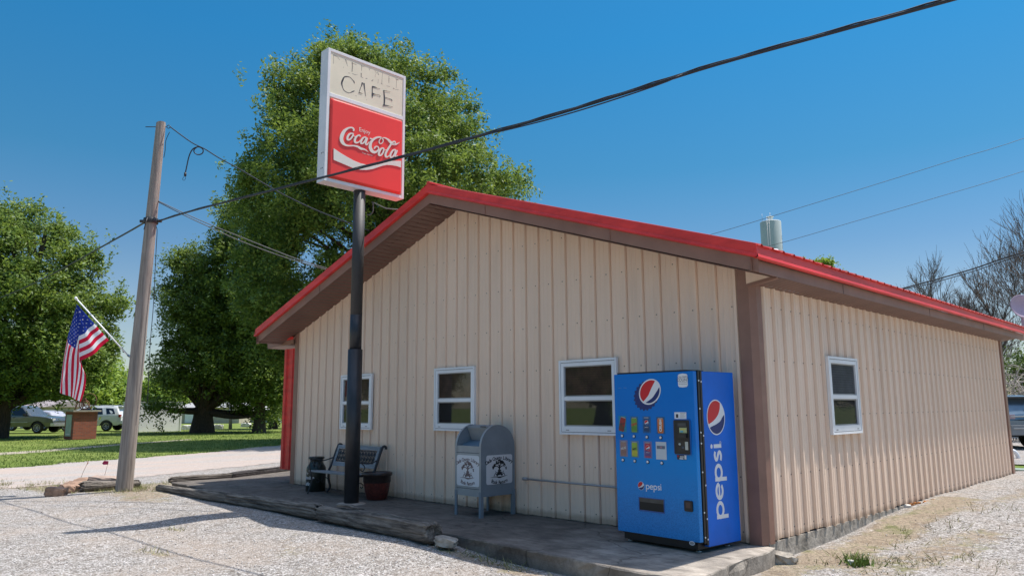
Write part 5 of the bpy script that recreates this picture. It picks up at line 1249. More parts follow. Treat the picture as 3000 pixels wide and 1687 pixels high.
def trunk_mb(height, r0, centers, nb, lean=(0, 0), rr=None, start=.28):
    mb = MB(); rr = rr or random.Random(3); lx, ly = lean
    ax = [Vector((lx*t+.12*math.sin(t*5)*height*.03, ly*t, height*t)) for t in np.linspace(0, 1, 9)]
    rad = [r0*1.35]+[r0*(1-.82*t) for t in np.linspace(.12, 1, 8)]
    ax.insert(0, Vector((0, 0, -.25))); rad.insert(0, r0*1.6)
    mb.tube(ax, rad, 10)
    cs = rr.sample(centers, min(nb, len(centers)))
    for c, _ in cs:
        t = max(start, min(.88, (c.z-height*.18)/height)) if height else .5; t *= rr.uniform(.75, 1.); t = max(t, start)
        a = Vector((lx*t, ly*t, height*t)); m = a.lerp(c, .5)+Vector((0, 0, -.06*(c-a).length if c.z < a.z+1 else .05*(c-a).length)); rb = r0*(1-.82*t)*.5
        mb.tube([Vector(p) for p in catmull([tuple(a), tuple(m), tuple(c)], 4)], [lerp(rb, .02, k/8) for k in range(9)], 5)
    return mb
MCR = 1.
def tree(label, base, D, outline, depth, ncl, per, size, cr, lm, height, r0, nb=30, lean=(0, 0), name='tree', group=None, extra=None, start=.28, bm_=None):
    global MCR; MCR = cr
    o = empty(name, base, label, 'tree', group); C = crown_pts(D, outline, depth, ncl, Vector(base))
    if extra: C += [(hitd(u, v, D+dd)-Vector(base), 1.) for u, v, dd in extra]
    trunk_mb(height, r0, C, nb, lean, random.Random(len(label)), start).build('trunk', bm_ or bark, o)
    leaves('crown', C, per, size, cr, lm, o)
    return o
GZ = -.2
b = hitd(1120, 1218, 36); b.z = GZ
tree('tall dense tree rising behind the cafe roof and the red sign', b, 36, [(92, 1065, 1150), (130, 920, 1172), (175, 845, 1210), (215, 810, 1300), (262, 740, 1405), (330, 728, 1455), (400, 715, 1490), (450, 680, 1520), (500, 645, 1575), (560, 635, 1605), (620, 640, 1605), (690, 655, 1570), (800, 650, 1450), (900, 655, 1400), (1000, 690, 1350), (1090, 740, 1300)],
     .85, 640, 440, .085, .86, leaf_a, 14.5, .42, 90, name='tree')
b = hit(592, 1266, 2, GZ)
DT2 = (b-Vector(CP)).dot(FWH)
tree('broad dark oak with a thick forked trunk standing in the lawn', b, DT2, [(700, 500, 550), (745, 478, 620), (800, 462, 660), (870, 440, 700), (930, 425, 740), (1000, 425, 800), (1080, 420, 850), (1130, 415, 850), (1160, 425, 780), (1172, 480, 740)],
     .8, 210, 330, .105, 1.0, leaf_b, 11, .62, 80, name='oak_tree', extra=[(450, 1195, -2), (475, 1190, -3), (500, 1200, -3), (430, 1180, -2), (720, 1200, 0), (760, 1195, 1), (780, 1215, -1), (800, 1225, 2), (815, 1200, 1), (690, 1185, 0)], start=.13)
DT1 = 43.
b = hitd(-12, 1262, DT1); b.z = GZ
tree('large leafy tree at the left edge behind the flag', b, DT1, [(560, 0, 60), (600, -60, 130), (650, -110, 215), (700, -150, 265), (760, -170, 335), (820, -200, 330), (870, -210, 385), (950, -210, 372), (1030, -210, 375), (1090, -210, 310), (1140, -200, 270), (1172, -200, 200), (1186, -190, 90)],
     .85, 360, 330, .105, 1.0, leaf_a, 12, .5, 70, lean=(1.6, 1.2), name='tree', start=.12)
for (x_, y_, sc_, lb) in ((-27, -32, 1.05, 'leafy tree across the street mirrored in the window beside the drinks machine'), (-41, -27, .95, 'leafy tree across the street mirrored in the middle gable window'), (-15, -40, 1., 'leafy tree across the street, nearest to the lot corner'), (15, 44, .9, 'leafy tree up the side street mirrored in the side wall window')):
    src = [o_ for o_ in COL.objects if o_.get('label') == 'large leafy tree at the left edge behind the flag'][0]
    t_ = copy_tree(src); t_.location = (x_, y_, GZ); t_.scale = (sc_,)*3; t_.rotation_euler = (0, 0, x_*.7); t_['label'] = lb; t_['group'] = 'trees mirrored in the windows'
GB = 'distant trees beyond the lawn'
for (u, D, ol, lb, lm) in ((330, 95, [(1045, 315, 350), (1080, 250, 380), (1130, 230, 400), (1200, 230, 400), (1235, 240, 390)], 'rounded bright green tree in the distance directly left of the utility pole', leaf_c),
        (470, 90, [(1088, 420, 500), (1130, 385, 560), (1180, 380, 570), (1230, 385, 560)], 'bright green tree in the distance behind the white storage box', leaf_c),
        (270, 80, [(985, 215, 300), (1030, 180, 330), (1100, 150, 350), (1180, 150, 350), (1225, 150, 330)], 'mid green tree behind the white parked SUV', leaf_c),
        (120, 85, [(1050, 60, 200), (1100, 20, 240), (1180, 0, 240), (1230, 10, 230)], 'green tree behind the tan shed at far left', leaf_a),
        (690, 105, [(1120, 600, 760), (1150, 560, 800), (1200, 560, 830), (1235, 560, 830)], 'far tree line clump behind the pale green house', leaf_b),
        (820, 110, [(1080, 760, 900), (1130, 700, 960), (1200, 700, 960), (1235, 700, 960)], 'dark far tree seen beside the red bay of the cafe', leaf_b)):
    b = hitd(u, 1235, D); b.z = GZ
    tree(lb, b, D, ol, .8, 110, 120, .24, 1.7, lm, 5, .3, 8, group=GB)
b = hitd(800, 1240, 60); b.z = GZ
tree('dark bush-like tree reaching the ground next to the red bay', b, 60, [(980, 770, 860), (1050, 720, 890), (1150, 740, 890), (1200, 800, 880), (1240, 800, 870)], .8, 120, 140, .16, 1.2, leaf_b, 6, .3, 12)
b = hitd(760, 1240, 50); b.z = GZ
tree('dark leafy tree filling the gap between the oak and the cafe eave', b, 50, [(560, 650, 860), (640, 600, 880), (760, 570, 880), (900, 560, 880), (1060, 590, 880), (1150, 640, 880), (1200, 720, 880)], .7, 330, 260, .11, .95, leaf_b, 9, .35, 40)
b = hitd(2400, 1200, 62); b.z = GZ
tree('small green treetop peeking over the right roof slope', b, 62, [(742, 2375, 2420), (760, 2355, 2445), (800, 2340, 2460), (900, 2335, 2465), (1120, 2330, 2470)], .8, 330, 90, .13, .45, leaf_c, 12, .2, 10)
b = hitd(3040, 1190, 34); b.z = GZ
tree('scrubby green tree behind the blue SUV', b, 34, [(990, 2960, 3120), (1040, 2935, 3150), (1110, 2930, 3150), (1175, 2930, 3150)], .8, 70, 160, .07, .8, leaf_b, 4.5, .12, 25, bm_=barkgrey)
def bare(label, base, H, r0, seed, spread=.55, aim=None):
    rr = random.Random(seed); mb = MB()
    def br(p, d, L, r, k):
        n = 4; pts = [p]; q = d.copy()
        for i in range(n):
            q = (q+Vector((rr.uniform(-1, 1), rr.uniform(-1, 1), rr.uniform(-.5, 1)))*.13).normalized(); pts.append(pts[-1]+q*L/n)
        mb.tube(pts, [lerp(r, r*.55, i/n) for i in range(n+1)], 6 if k > 3 else 3, caps=False)
        if k == 0: return
        m = 4
        for i in range(m):
            t = rr.uniform(.35, 1.) if i else 1.; idx = min(n, int(t*n)); a = pts[idx]
            ax = Vector((rr.uniform(-1, 1), rr.uniform(-1, 1), rr.uniform(-.2, .7))).normalized()
            nd = (q*1.0+ax*spread*(1.1 if i else .35)).normalized(); br(a, nd, L*rr.uniform(.58, .80), max(.009, r*(.62 if i == 0 else .48)), k-1)
    br(Vector((0, 0, -.2)), Vector((rr.uniform(-.1, .1), rr.uniform(-.1, .1), 1)).normalized(), H*.30, r0, 6)
    o = empty('bare_tree', base, label, 'tree', 'leafless trees beyond the roof'); mb.build('branches', barkgrey, o); return o
for u, D, H, sd, lb in ((2850, 40, 10.6, 3, 'leafless grey tree over the roof, left one of the bare trees'), (2955, 38, 12.0, 9, 'leafless tree with long arching twigs behind the dish'), (3060, 36, 13.5, 14, 'leafless tree cut by the right edge of the picture')):
    b = hitd(u, 1200, D); b.z = GZ; bare(lb, b, H, .17, sd)
# tangle of pale bare stems behind the SUV
rr = random.Random(5); mb = MB(); b = hitd(3000, 1190, 29.5); b.z = GZ
for i in range(70):
    a = RTH*rr.uniform(-1.3, 1.3)+FWH*rr.uniform(-.4, .4); p = [a, a+Vector((rr.uniform(-.5, .5), rr.uniform(-.3, .3), rr.uniform(1, 1.6))), a+Vector((rr.uniform(-1.1, 1.1), rr.uniform(-.5, .5), rr.uniform(1.6, 3.1))), a+Vector((rr.uniform(-1.5, 1.5), rr.uniform(-.5, .5), rr.uniform(.8, 3.0)))]
    mb.tube([Vector(q) for q in catmull([tuple(q) for q in p], 4)], rr.uniform(.008, .02), 3, caps=False)
tag(mb.build('bare_shrub', mat('pale_twig', (.36, .32, .28), .9), None, b), 'tangle of pale leafless vines behind the blue SUV', 'shrub')
# ---------------------------------------------------------------- vehicles
def vehicle(kind, label, paint, loc, yaw, L, Wd, zb, belt, top, arches, cabin, parts):
    """top: outline [(x,z)] of the whole body from tail (x=0) to nose (x=L); local +x is the nose"""
    o = empty(kind, loc, label, 'car' if 'suv' in kind else 'truck', None, rz=yaw); hw = Wd/2
    tx = [p[0] for p in top]; tz = [p[1] for p in top]
    def width(x, z):
        w_ = hw*(1-.10*abs((2*x/L-1))**6)
        if z > belt: w_ -= (z-belt)*.30
        if z < zb+.25: w_ -= (zb+.25-z)*.22
        return w_
    xs_ = sorted(set(list(np.linspace(0, L, 90))+tx)); nz = 14; mb = MB(); rows = []
    for x in xs_:
        zt = float(np.interp(x, tx, tz)); zl = zb+(.12*max(0, 1-x/.25)+.12*max(0, 1-(L-x)/.3))
        for ax, ar in arches:
            d = abs(x-ax)
            if d < ar: zl = max(zl, .36+math.sqrt(ar*ar-d*d))
        zl = min(zl, zt-.05); r = [(x, zl+(zt-zl)*(j/(nz-1))) for j in range(nz)]; rows.append(r)
    for s in (-1, 1):
        vs = [(x, s*(width(x, z)-(.06 if j == nz-1 else 0)), z) for r in rows for j, (x, z) in enumerate(r)]; n = len(rows)
        mb.add(vs, [(i*nz+j, (i+1)*nz+j, (i+1)*nz+j+1, i*nz+j+1) for i in range(n-1) for j in range(nz-1)], 0, True)
    tv = []; n = len(rows)
    for r in rows:
        x, z = r[-1]; w_ = width(x, z)-.06
        tv += [(x, -w_, z), (x, -w_*.5, z+.025), (x, w_*.5, z+.025), (x, w_, z)]
    mb.add(tv, [(i*4+j, (i+1)*4+j, (i+1)*4+j+1, i*4+j+1) for i in range(n-1) for j in range(3)], 0, True)
    bv = []
    for r in rows: x, z = r[0]; w_ = width(x, z); bv += [(x, -w_, z), (x, w_, z)]
    mb.add(bv, [(i*2, i*2+2, i*2+3, i*2+1) for i in range(n-1)], 1)
    for r in (rows[0], rows[-1]): 
        P = [(x, -(width(x, z)-(.06 if j == nz-1 else 0)), z) for j, (x, z) in enumerate(r)]+[(x, width(x, z)-(.06 if j == nz-1 else 0), z) for j, (x, z) in list(enumerate(r))[::-1]]
        mb.add(P, [tuple(range(len(P)))])
    mb.build('body', [paint, black], o)
    for poly in cabin:
        for s in (-1, 1):
            P = [(x, s*(width(x, z)+.006), z) for x, z in poly]; mb = MB(); mb.add(P, [tuple(range(len(P)))]); mb.build('side_window', glassd, o)
    for ax, ar in arches:
        for s in (-1, 1):
            w_ = empty('wheel', (ax, s*(hw-.12), .36), parent=o); m_ = Matrix.Rotation(R(90), 4, 'X')
            mb = MB(); mb.lathe([(.23, -.12), (.33, -.12), (.365, -.08), (.365, .08), (.33, .12), (.23, .12), (.23, -.12)], 28, mtx=m_); mb.build('tyre', tyre, w_)
            mb = MB(); q = -s
            mb.lathe([(.235, q*.10), (.20, q*.09), (.19, q*.03), (.0, q*.03)], 24, 1, m_); mb.lathe([(.235, q*.115), (.205, q*.115), (.20, q*.09)], 24, 0, m_)
            for k in range(6):
                a = k*math.pi/3
                for da in (-.12, .12):
                    c_, s_ = math.cos(a+da), math.sin(a+da); mb.tube([m_ @ Vector((.04*c_, .04*s_, q*.10)), m_ @ Vector((.21*c_, .21*s_, q*.105))], .013, 5)
            mb.lathe([(0, q*.115), (.045, q*.11), (.05, q*.08)], 12, 0, m_); mb.build('rim', [alloy, black], w_)
            mb = MB(); P = [(ax+(ar+.03)*math.cos(t), s*(width(ax, .5)+.012), .36+(ar+.03)*math.sin(t)) for t in np.linspace(0, math.pi, 16)]; Q = [(ax+(ar-.02)*math.cos(t), s*(width(ax, .5)+.012), .36+(ar-.02)*math.sin(t)) for t in np.linspace(0, math.pi, 16)]
            mb.add(P+Q, [(i, i+1, 17+i, 16+i) for i in range(15)]); mb.build('arch_trim', black, o)
    for nm, kind_, a, b, m_ in parts:
        for s in (-1, 1) if kind_ == 'pair' else (1,):
            mb = MB(); (x0, y0, z0), (x1, y1, z1) = a, b
            if kind_ == 'pair': y0, y1 = sorted((y0*s, y1*s))
            mb.box((x0, min(y0, y1), z0), (x1, max(y0, y1), z1)); mb.build(nm, m_, o, bevel=.01)
    return o
CAMYAW = math.atan2(RTH.y, RTH.x)
# grey pickup, nose to the right in the picture
p = hit(118, 1268, 2, GZ); D = (p-Vector(CP)).dot(FWH)
Lp = 5.9; wx = 4.85
org = Vector(hitd(115, 1266, D)); org.z = GZ; org -= RTH*wx
vehicle('pickup_truck', 'grey pickup truck parked at the left edge behind the lawn', paintgrey, org+FWH*.9, CAMYAW-.04, Lp, 1.95, .42, 1.12,
    [(0, 1.12), (.04, 1.16), (2.0, 1.17), (2.08, 1.20), (2.30, 1.74), (2.7, 1.80), (3.5, 1.79), (3.7, 1.74), (4.32, 1.20), (4.5, 1.16), (5.4, 1.08), (5.75, .98), (5.9, .78)],
    [(1.15, .46), (wx, .46)], [[(2.28, 1.18), (2.42, 1.66), (3.0, 1.70), (3.0, 1.18)], [(3.06, 1.18), (3.06, 1.70), (3.62, 1.68), (4.12, 1.22), (4.08, 1.17)]],
    [('door_handle', 'pair', (3.15, .975, 1.02), (3.32, 1.0, 1.06), black), ('side_mirror', 'pair', (3.95, .97, 1.12), (4.08, 1.18, 1.30), black), ('headlight', 'pair', (5.70, .60, .80), (5.86, .88, .95), lampw), ('bumper', 'one', (5.72, -.9, .45), (5.98, .9, .66), alloy), ('chrome_strip', 'pair', (1.7, .985, .70), (4.2, 1.0, .735), alloy), ('door_seam', 'pair', (3.02, .972, .5), (3.035, .985, 1.15), black)])
# white SUV, tail to the right
org = Vector(hitd(309, 1265, D+4)); org.z = GZ; org += RTH*1.0
vehicle('suv', 'white SUV with dark windows parked between the brick monument and the white box', paintsil, org+FWH*.9, CAMYAW+math.pi+.03, 4.8, 1.9, .40, 1.12,
    [(0, 1.02), (.05, 1.10), (.12, 1.2), (.38, 1.70), (.30, 1.74), (.55, 1.80), (1.6, 1.83), (2.6, 1.80), (3.0, 1.72), (3.7, 1.16), (4.4, 1.05), (4.75, .90), (4.8, .7)],
    [(1.0, .44), (3.85, .44)], [[(.42, 1.22), (.62, 1.60), (1.15, 1.63), (1.02, 1.20)], [(1.28, 1.19), (1.42, 1.64), (2.1, 1.65), (2.1, 1.18)], [(2.18, 1.18), (2.18, 1.65), (2.9, 1.62), (3.45, 1.18)]],
    [('door_handle', 'pair', (1.35, .94, 1.0), (1.50, .97, 1.04), alloy), ('door_handle', 'pair', (2.3, .945, 1.0), (2.45, .975, 1.04), alloy), ('tail_light', 'pair', (.02, .74, .98), (.16, .94, 1.18), lampred), ('roof_rail', 'pair', (.6, .66, 1.86), (2.9, .70, 1.90), black), ('roof_spoiler', 'one', (.1, -.6, 1.72), (.42, .6, 1.80), paintsil), ('side_step', 'pair', (1.6, .93, .36), (3.3, 1.02, .42), alloy), ('rear_bumper', 'one', (-.10, -.85, .5), (.05, .85, .75), paintsil)])
# partly hidden vehicle behind the monument
org = Vector(hitd(186, 1262, D+6)); org.z = GZ; org += -RTH*.9+FWH*1.2
vehicle('hatchback_car', 'pale car nose showing between the pickup and the brick monument', mat('pale_lilac_paint', (.38, .38, .45), .3, coat=.5), org, CAMYAW+math.pi-.1, 4.2, 1.8, .35, .95,
    [(0, .9), (.1, 1.0), (.5, 1.40), (1.0, 1.48), (2.2, 1.46), (3.1, 1.0), (4.0, .85), (4.2, .6)], [(.85, .38), (3.4, .38)], [[(.6, 1.0), (.8, 1.36), (1.6, 1.38), (1.6, 1.0)], [(1.66, 1.0), (1.66, 1.38), (2.2, 1.36), (2.85, 1.0)]],
    [('headlight', 'pair', (3.98, .55, .62), (4.14, .8, .76), lampw)])
# blue SUV behind the building, seen from the rear
org = Vector(hitd(3030, 1320, 25)); org.z = -.14
o = vehicle('suv', 'blue-grey SUV seen from the rear at the right edge behind the building', paintblue, org, CAMYAW+math.pi/2+.18, 4.7, 1.86, .42, 1.10,
    [(0, .95), (.03, 1.12), (.10, 1.2), (.42, 1.66), (.36, 1.70), (.6, 1.75), (1.6, 1.78), (2.6, 1.75), (3.5, 1.14), (4.3, 1.02), (4.7, .8)],
    [(.95, .42), (3.7, .42)], [[(.45, 1.2), (.6, 1.58), (1.2, 1.6), (1.2, 1.18)], [(1.28, 1.18), (1.3, 1.6), (2.0, 1.6), (2.0, 1.16)]],
    [('tail_light', 'pair', (-.01, .58, 1.0), (.12, .90, 1.14), mat('lamp_pale_red', (.35, .25, .28), .2)), ('licence_plate', 'one', (-.012, -.17, .88), (.0, .17, 1.03), whitepan), ('chrome_bar', 'one', (-.02, -.75, 1.06), (.012, .75, 1.10), alloy), ('rear_bumper', 'one', (-.12, -.86, .48), (.04, .86, .80), mat('bumper_grey', (.20, .21, .22), .5)), ('bumper_strip', 'one', (-.135, -.8, .68), (-.12, .8, .72), alloy), ('roof_spoiler', 'one', (.16, -.62, 1.66), (.5, .62, 1.72), black), ('rear_wiper', 'one', (.10, -.3, 1.26), (.14, .1, 1.29), black)])
mb = MB(); mb.add([(.115, -.68, 1.22), (.115, .68, 1.22), (.39, .60, 1.62), (.39, -.60, 1.62)], [(0, 1, 2, 3)]); mb.add([(.11+.0, -.68, 1.21), (.11, .68, 1.21), (.385, .60, 1.61), (.385, -.60, 1.61)], [(0, 1, 2, 3)]); mb.build('rear_window', glassd, o)
# distant teal truck
org = Vector(hitd(652, 1238, 92)); org.z = GZ
vehicle('pickup_truck', 'small teal pickup parked by the far tan building', paintteal, org, CAMYAW+math.pi*0+.1, 2.6*0+4.6, 1.8, .4, 1.0, [(0, 1.0), (1.6, 1.02), (1.8, 1.5), (2.8, 1.55), (3.3, 1.05), (4.4, .95), (4.6, .7)], [(.9, .4), (3.7, .4)], [[(1.9, 1.06), (2.0, 1.42), (2.7, 1.44), (3.1, 1.06)]], [])
# ---------------------------------------------------------------- monument
p = hit(212, 1287, 2, GZ); mo = empty('brick_monument', p, 'square red brick monument with pale plaque and a rusty gear sculpture behind the flag', 'monument')
a = -.45
def mcorner(u): return (hitp(u, 1287, p, FWH)-p).dot(RTH)
lf, rt = -mcorner(167), mcorner(251)
dl = Vector((RTH*-1*math.cos(.62)+FWH*math.sin(.62))); dr_ = Vector((RTH*math.cos(.95*1)+FWH*math.sin(.95)))
wl = lf/math.cos(.62); wr = rt/math.cos(.95)
dl = (-RTH*math.cos(.62)+FWH*math.sin(.62)); dr_ = (RTH*math.cos(.95)+FWH*math.sin(.95))
# keep it square-cornered
dr_ = Vector((dl.y, -dl.x, 0)); 
if dr_.dot(RTH) < 0: dr_ = -dr_
wr = rt/max(.2, dr_.dot(RTH))
hM = 1.42
def mbox(mb, a0, a1, b0, b1, z0, z1, mi=0):
    P = [dl*a0+dr_*b0, dl*a1+dr_*b0, dl*a1+dr_*b1, dl*a0+dr_*b1]
    mb.add([(q.x, q.y, z0) for q in P]+[(q.x, q.y, z1) for q in P], [(0,3,2,1),(4,5,6,7),(0,1,5,4),(1,2,6,5),(2,3,7,6),(3,0,4,7)], mi)
mb = MB(); mbox(mb, 0, wl, 0, wr, 0, hM); mb.build('brick_pier', brick, mo)
mb = MB(); mbox(mb, -.12, wl+.12, -.12, wr+.12, hM, hM+.09); mb.build('cap_slab', concrete, mo)
mb = MB(); mbox(mb, wl*.22, wl*.82, -.03, -.005, .16, hM-.14); pq = mb.build('plaque', slate, mo)
mb = MB(); mbox(mb, wl*.3, wl*.74, -.04, -.031, .22, .30); mb.build('plaque_panel', stonew, pq)
mb = MB(); c0 = dl*wl*.3+dr_*wr*.5+Vector((0, 0, hM+.09))
def ringt(c, r, ax, th, n=20): return [c+(ax*math.cos(t)+Vector((0, 0, 1))*math.sin(t))*r for t in np.linspace(0, 6.2832, n)]
mb.tube(ringt(c0+RTH*.25+Vector((0, 0, .50)), .38, RTH, 0), .022, 6, caps=False)
mb.tube(ringt(c0+RTH*.0+Vector((0, 0, .28)), .24, (RTH+FWH*.4).normalized(), 0), .025, 6, caps=False)
mb.tube(ringt(c0-RTH*.30+Vector((0, 0, .26)), .20, (RTH-FWH*.3).normalized(), 0), .02, 6, caps=False)
for q in range(6): t = q*math.pi/3; mb.tube([c0+Vector((0, 0, .28)), c0+Vector((0, 0, .28))+(RTH*math.cos(t)+Vector((0, 0, 1))*math.sin(t))*.24], .012, 5)
mb.tube([c0-RTH*.5, c0-RTH*.35+Vector((0, 0, .4)), c0+RTH*.1+Vector((0, 0, .45)), c0+RTH*.4], .03, 6)
mb.tube([c0-RTH*.4+Vector((0, 0, .5)), c0+RTH*.05+Vector((0, 0, .6))], .05, 8); mb.tube([c0-RTH*.1, c0+Vector((0, 0, .6))], .03, 6)
mb.build('gear_sculpture', rust, mo)
# ---------------------------------------------------------------- sheds and far houses
def boxq(name, label, cat, uL, uC, uR, vB, vT, D, yawL, mats, z0=GZ, group=None, roof=None, depth=None):
    c = Vector(hitd(uC, vB, D)); c.z = z0; o = empty(name, c, label, cat, group)
    dL = (-RTH*math.cos(yawL)+FWH*math.sin(yawL)); dR = Vector((dL.y, -dL.x, 0)); dR = dR if dR.dot(RTH) > 0 else -dR
    wL = (hitp(uC, vB, c, FWH)-hitp(uL, vB, c, FWH)).length/math.cos(yawL); wR = (hitp(uC, vB, c, FWH)-hitp(uR, vB, c, FWH)).length/max(.15, dR.dot(RTH)); h = hitp(uC, vT, c, FWH).z-z0
    P = [Vector(), dL*wL, dL*wL+dR*wR, dR*wR]
    mb = MB(); mb.add([(q.x, q.y, -.3) for q in P]+[(q.x, q.y, h) for q in P], [(0, 1, 5, 4), (1, 2, 6, 5), (2, 3, 7, 6), (3, 0, 4, 7)], 0); mb.m = [0, 0, 0, 1]; mb.build('walls', mats[:2], o)
    return o, dL, dR, wL, wR, h
o, dL, dR, wL, wR, h = boxq('storage_box', 'plain pale storage container with a bright white end panel behind the utility pole', 'container', 313, 404, 490, 1262, 1178, 53, .75, [paleshed, whitepan])
P = [dL*-.05-dR*.05, dL*(wL+.05)-dR*.05, dL*(wL+.05)+dR*(wR+.05), dL*-.05+dR*(wR+.05)]
mb = MB(); mb.add([(q.x, q.y, h) for q in P]+[(q.x, q.y, h+.05) for q in P], [(0,3,2,1),(4,5,6,7),(0,1,5,4),(1,2,6,5),(2,3,7,6),(3,0,4,7)]); mb.build('roof', paleshed, o)
for s in (0.03, wR-.12):
    mb = MB(); q0 = dR*s-dL*.03; q1 = dR*(s+.1)-dL*.03; mb.add([(q0.x, q0.y, 0), (q1.x, q1.y, 0), (q1.x, q1.y, h), (q0.x, q0.y, h)], [(0, 1, 2, 3)]); mb.build('corner_post', vinyl, o)
def gabled(name, label, uL, uR, vB, vE, vR, D, wm, rm, feats=(), depth=8):
    a = Vector(hitd(uL, vB, D)); b = Vector(hitd(uR, vB, D)); a.z = b.z = GZ; o = empty(name, a, label, 'building'); w_ = (b-a).length; dx = (b-a).normalized(); dy = Vector((-dx.y, dx.x, 0))
    if dy.dot(FWH) < 0: dy = -dy
    zE = hitp((uL+uR)/2, vE, a, FWH).z-GZ; zR = hitp((uL+uR)/2, vR, a, FWH).z-GZ
    mb = MB(); Q = [Vector(), dx*w_, dx*w_+dy*depth, dy*depth]
    mb.add([(q.x, q.y, -.2) for q in Q]+[(q.x, q.y, zE) for q in Q], [(0, 1, 5, 4), (1, 2, 6, 5), (2, 3, 7, 6), (3, 0, 4, 7)]); mb.build('walls', wm, o)
    mb = MB(); e = [-dx*.3-dy*.3, dx*(w_+.3)-dy*.3, dx*(w_+.3)+dy*(depth+.3), -dx*.3+dy*(depth+.3)]; r0 = -dx*.3+dy*depth*.5; r1 = dx*(w_+.3)+dy*depth*.5
    mb.add([(q.x, q.y, zE) for q in e]+[(r0.x, r0.y, zR), (r1.x, r1.y, zR)], [(0, 1, 5, 4), (2, 3, 4, 5), (0, 4, 3), (1, 2, 5), (0, 3, 2, 1)]); mb.build('roof', rm, o)
    for nm, u0, u1, v0, v1, m_ in feats:
        p0 = hitp(u0, v0, a, np.array(dy))-a; p1 = hitp(u1, v1, a, np.array(dy))-a; q0 = dx*p0.dot(dx)-dy*.04; q1 = dx*p1.dot(dx)-dy*.04
        mb = MB(); mb.add([(q0.x, q0.y, p0.z), (q1.x, q1.y, p0.z), (q1.x, q1.y, p1.z), (q0.x, q0.y, p1.z)], [(0, 1, 2, 3)]); mb.build(nm, m_, o)
    return o
gabled('garage', 'tan garage building with white double door behind the oak trunk', 521, 700, 1239, 1193, 1178, 84, tanwall, mat('grey_roof', (.3, .3, .3), .7), [('double_door', 541, 567, 1238, 1200, whitepan), ('side_door', 526, 533, 1232, 1212, mat('door_dark', (.2, .17, .15), .7)), ('door_post', 538.5, 541, 1238, 1201, seam), ('window', 632, 636, 1222, 1206, mat('purple_glass', (.1, .07, .25), .2))])
gabled('house', 'pale green house beyond the lawn next to the red bay', 700, 815, 1239, 1203, 1188, 88, paleg, mat('roof_light', (.42, .42, .40), .7), [('window', 735, 742, 1225, 1214, glassd)])
gabled('metal_shed', 'tan ribbed metal shed behind the grey pickup', 60, 121, 1240, 1192, 1170, 66, mat('shed_tan', (.42, .36, .31), .6), mat('shed_roof', (.26, .22, .22), .6), [('corner_board', 114, 121, 1240, 1192, mat('board_brown', (.22, .13, .12), .7))]+[('seam', 66+i*7, 66.8+i*7, 1240, 1193, mat('rib_shadow', (.27, .23, .2), .7)) for i in range(7)])  # shade beside the ribs painted on as flat dark strips
gabled('shed', 'pale lean-to roof at the far left edge of the picture', -60, 28, 1240, 1202, 1190, 70, paleshed, mat('roof_light', (.42, .42, .40), .7))
# far pole, tank, stones
q = hit(675, 1256, 2, GZ); o = empty('wooden_post', q, 'short pale wooden post standing in the lawn right of the oak', 'post'); mb = MB(); t = hitp(676, 1185, q, FWH)-q; mb.tube([Vector((0, 0, -.2)), t], [.14, .10], 10); mb.build('post', woodgrey, o)
q = hit(609, 1260, 2, GZ); mb = MB(); mb.tube([(0, 0, -.1), (0, 0, 1.2)], .05, 8); tag(mb.build('marker_post', mat('teal_post', (.0, .25, .24), .5), None, q), 'slim teal post right behind the oak trunk', 'post')
for i, (u, v, s, lb) in enumerate(((553, 1257, .9, 'white rounded stone in the lawn left of the oak'), (638, 1255, .75, 'white rounded stone in the lawn between the oak and the post'), (721, 1249, .8, 'white rounded stone in the lawn farthest right, near the red bay'))):
    q = hit(u, v, 2, GZ); stone((q.x, q.y, GZ+.1), (s, s*.6, .42), (0, 0, .7), lb, stonew, group='white stones in the lawn', seed=50+i, name='lawn_stone')
for i, (u, v) in enumerate(((492, 1257), (502, 1255), (510, 1257))):
    q = hit(u, v, 2, GZ); stone((q.x, q.y, GZ+.1), (.7, .5, .4), (0, 0, .7*i), 'tan rubble block at the foot of the storage container', stoneb if i > 5 else mat('tan_rubble', (.5, .43, .32), .9, var=.3, bump=.5), group='rubble by the container', seed=60+i, name='rubble_stone')
# ---------------------------------------------------------------- right side bits
wt = Vector(hitd(2290, 1190, 170)); wt.z = 0; o = empty('water_tower', wt, 'pale grey cylindrical water tower with railing far behind the roof', 'water tower')
tp = hitp(2290, 652, wt, FWH).z; rt_ = (hitp(2318.5, 700, wt, FWH)-hitp(2259.5, 700, wt, FWH)).length/2
tg = mat('tank_paint', (.40, .44, .46), .6, var=.08, vscale=.2)
mb = MB(); mb.lathe([(rt_, 0), (rt_, tp), (rt_*.97, tp+.15), (rt_*.5, tp+.45), (0, tp+.55)], 40); mb.build('tank', tg, o)
mb = MB(); mb.lathe([(.55, tp+.4), (.55, tp+1.2), (.75, tp+1.25), (.75, tp+1.4), (0, tp+1.6)], 16); mb.tube([(0, 0, tp+1.5), (0, 0, tp+2.3)], .06, 6); mb.build('top_hatch', vinyl, o)
mb = MB()
for k in (-1, 1): mb.tube([Vector((0, 0, 5))-RTH*rt_*.55-FWH*rt_*.9+RTH*.25*k, Vector((0, 0, tp+1))-RTH*rt_*.55-FWH*rt_*.9+RTH*.25*k], .035, 5)
mb.tube([Vector((0, 0, tp))-RTH*rt_*.8, Vector((0, 0, tp+2.))-RTH*rt_*.8], .04, 5); mb.build('ladder', lgrey, o)
mb = MB(); 
def tk(a0): 
    def f(x, y, h): 
        v = (RTH*math.sin(a0+x/rt_)-FWH*math.cos(a0+x/rt_))*(rt_+.03+h); return Vector((v.x, v.y, y))
    return f
for i, ch in enumerate('DADEVILLE'): add_text(mb, ch, tk(1.13), 1.25, 0, tp-4.2-i*1.12, .0)
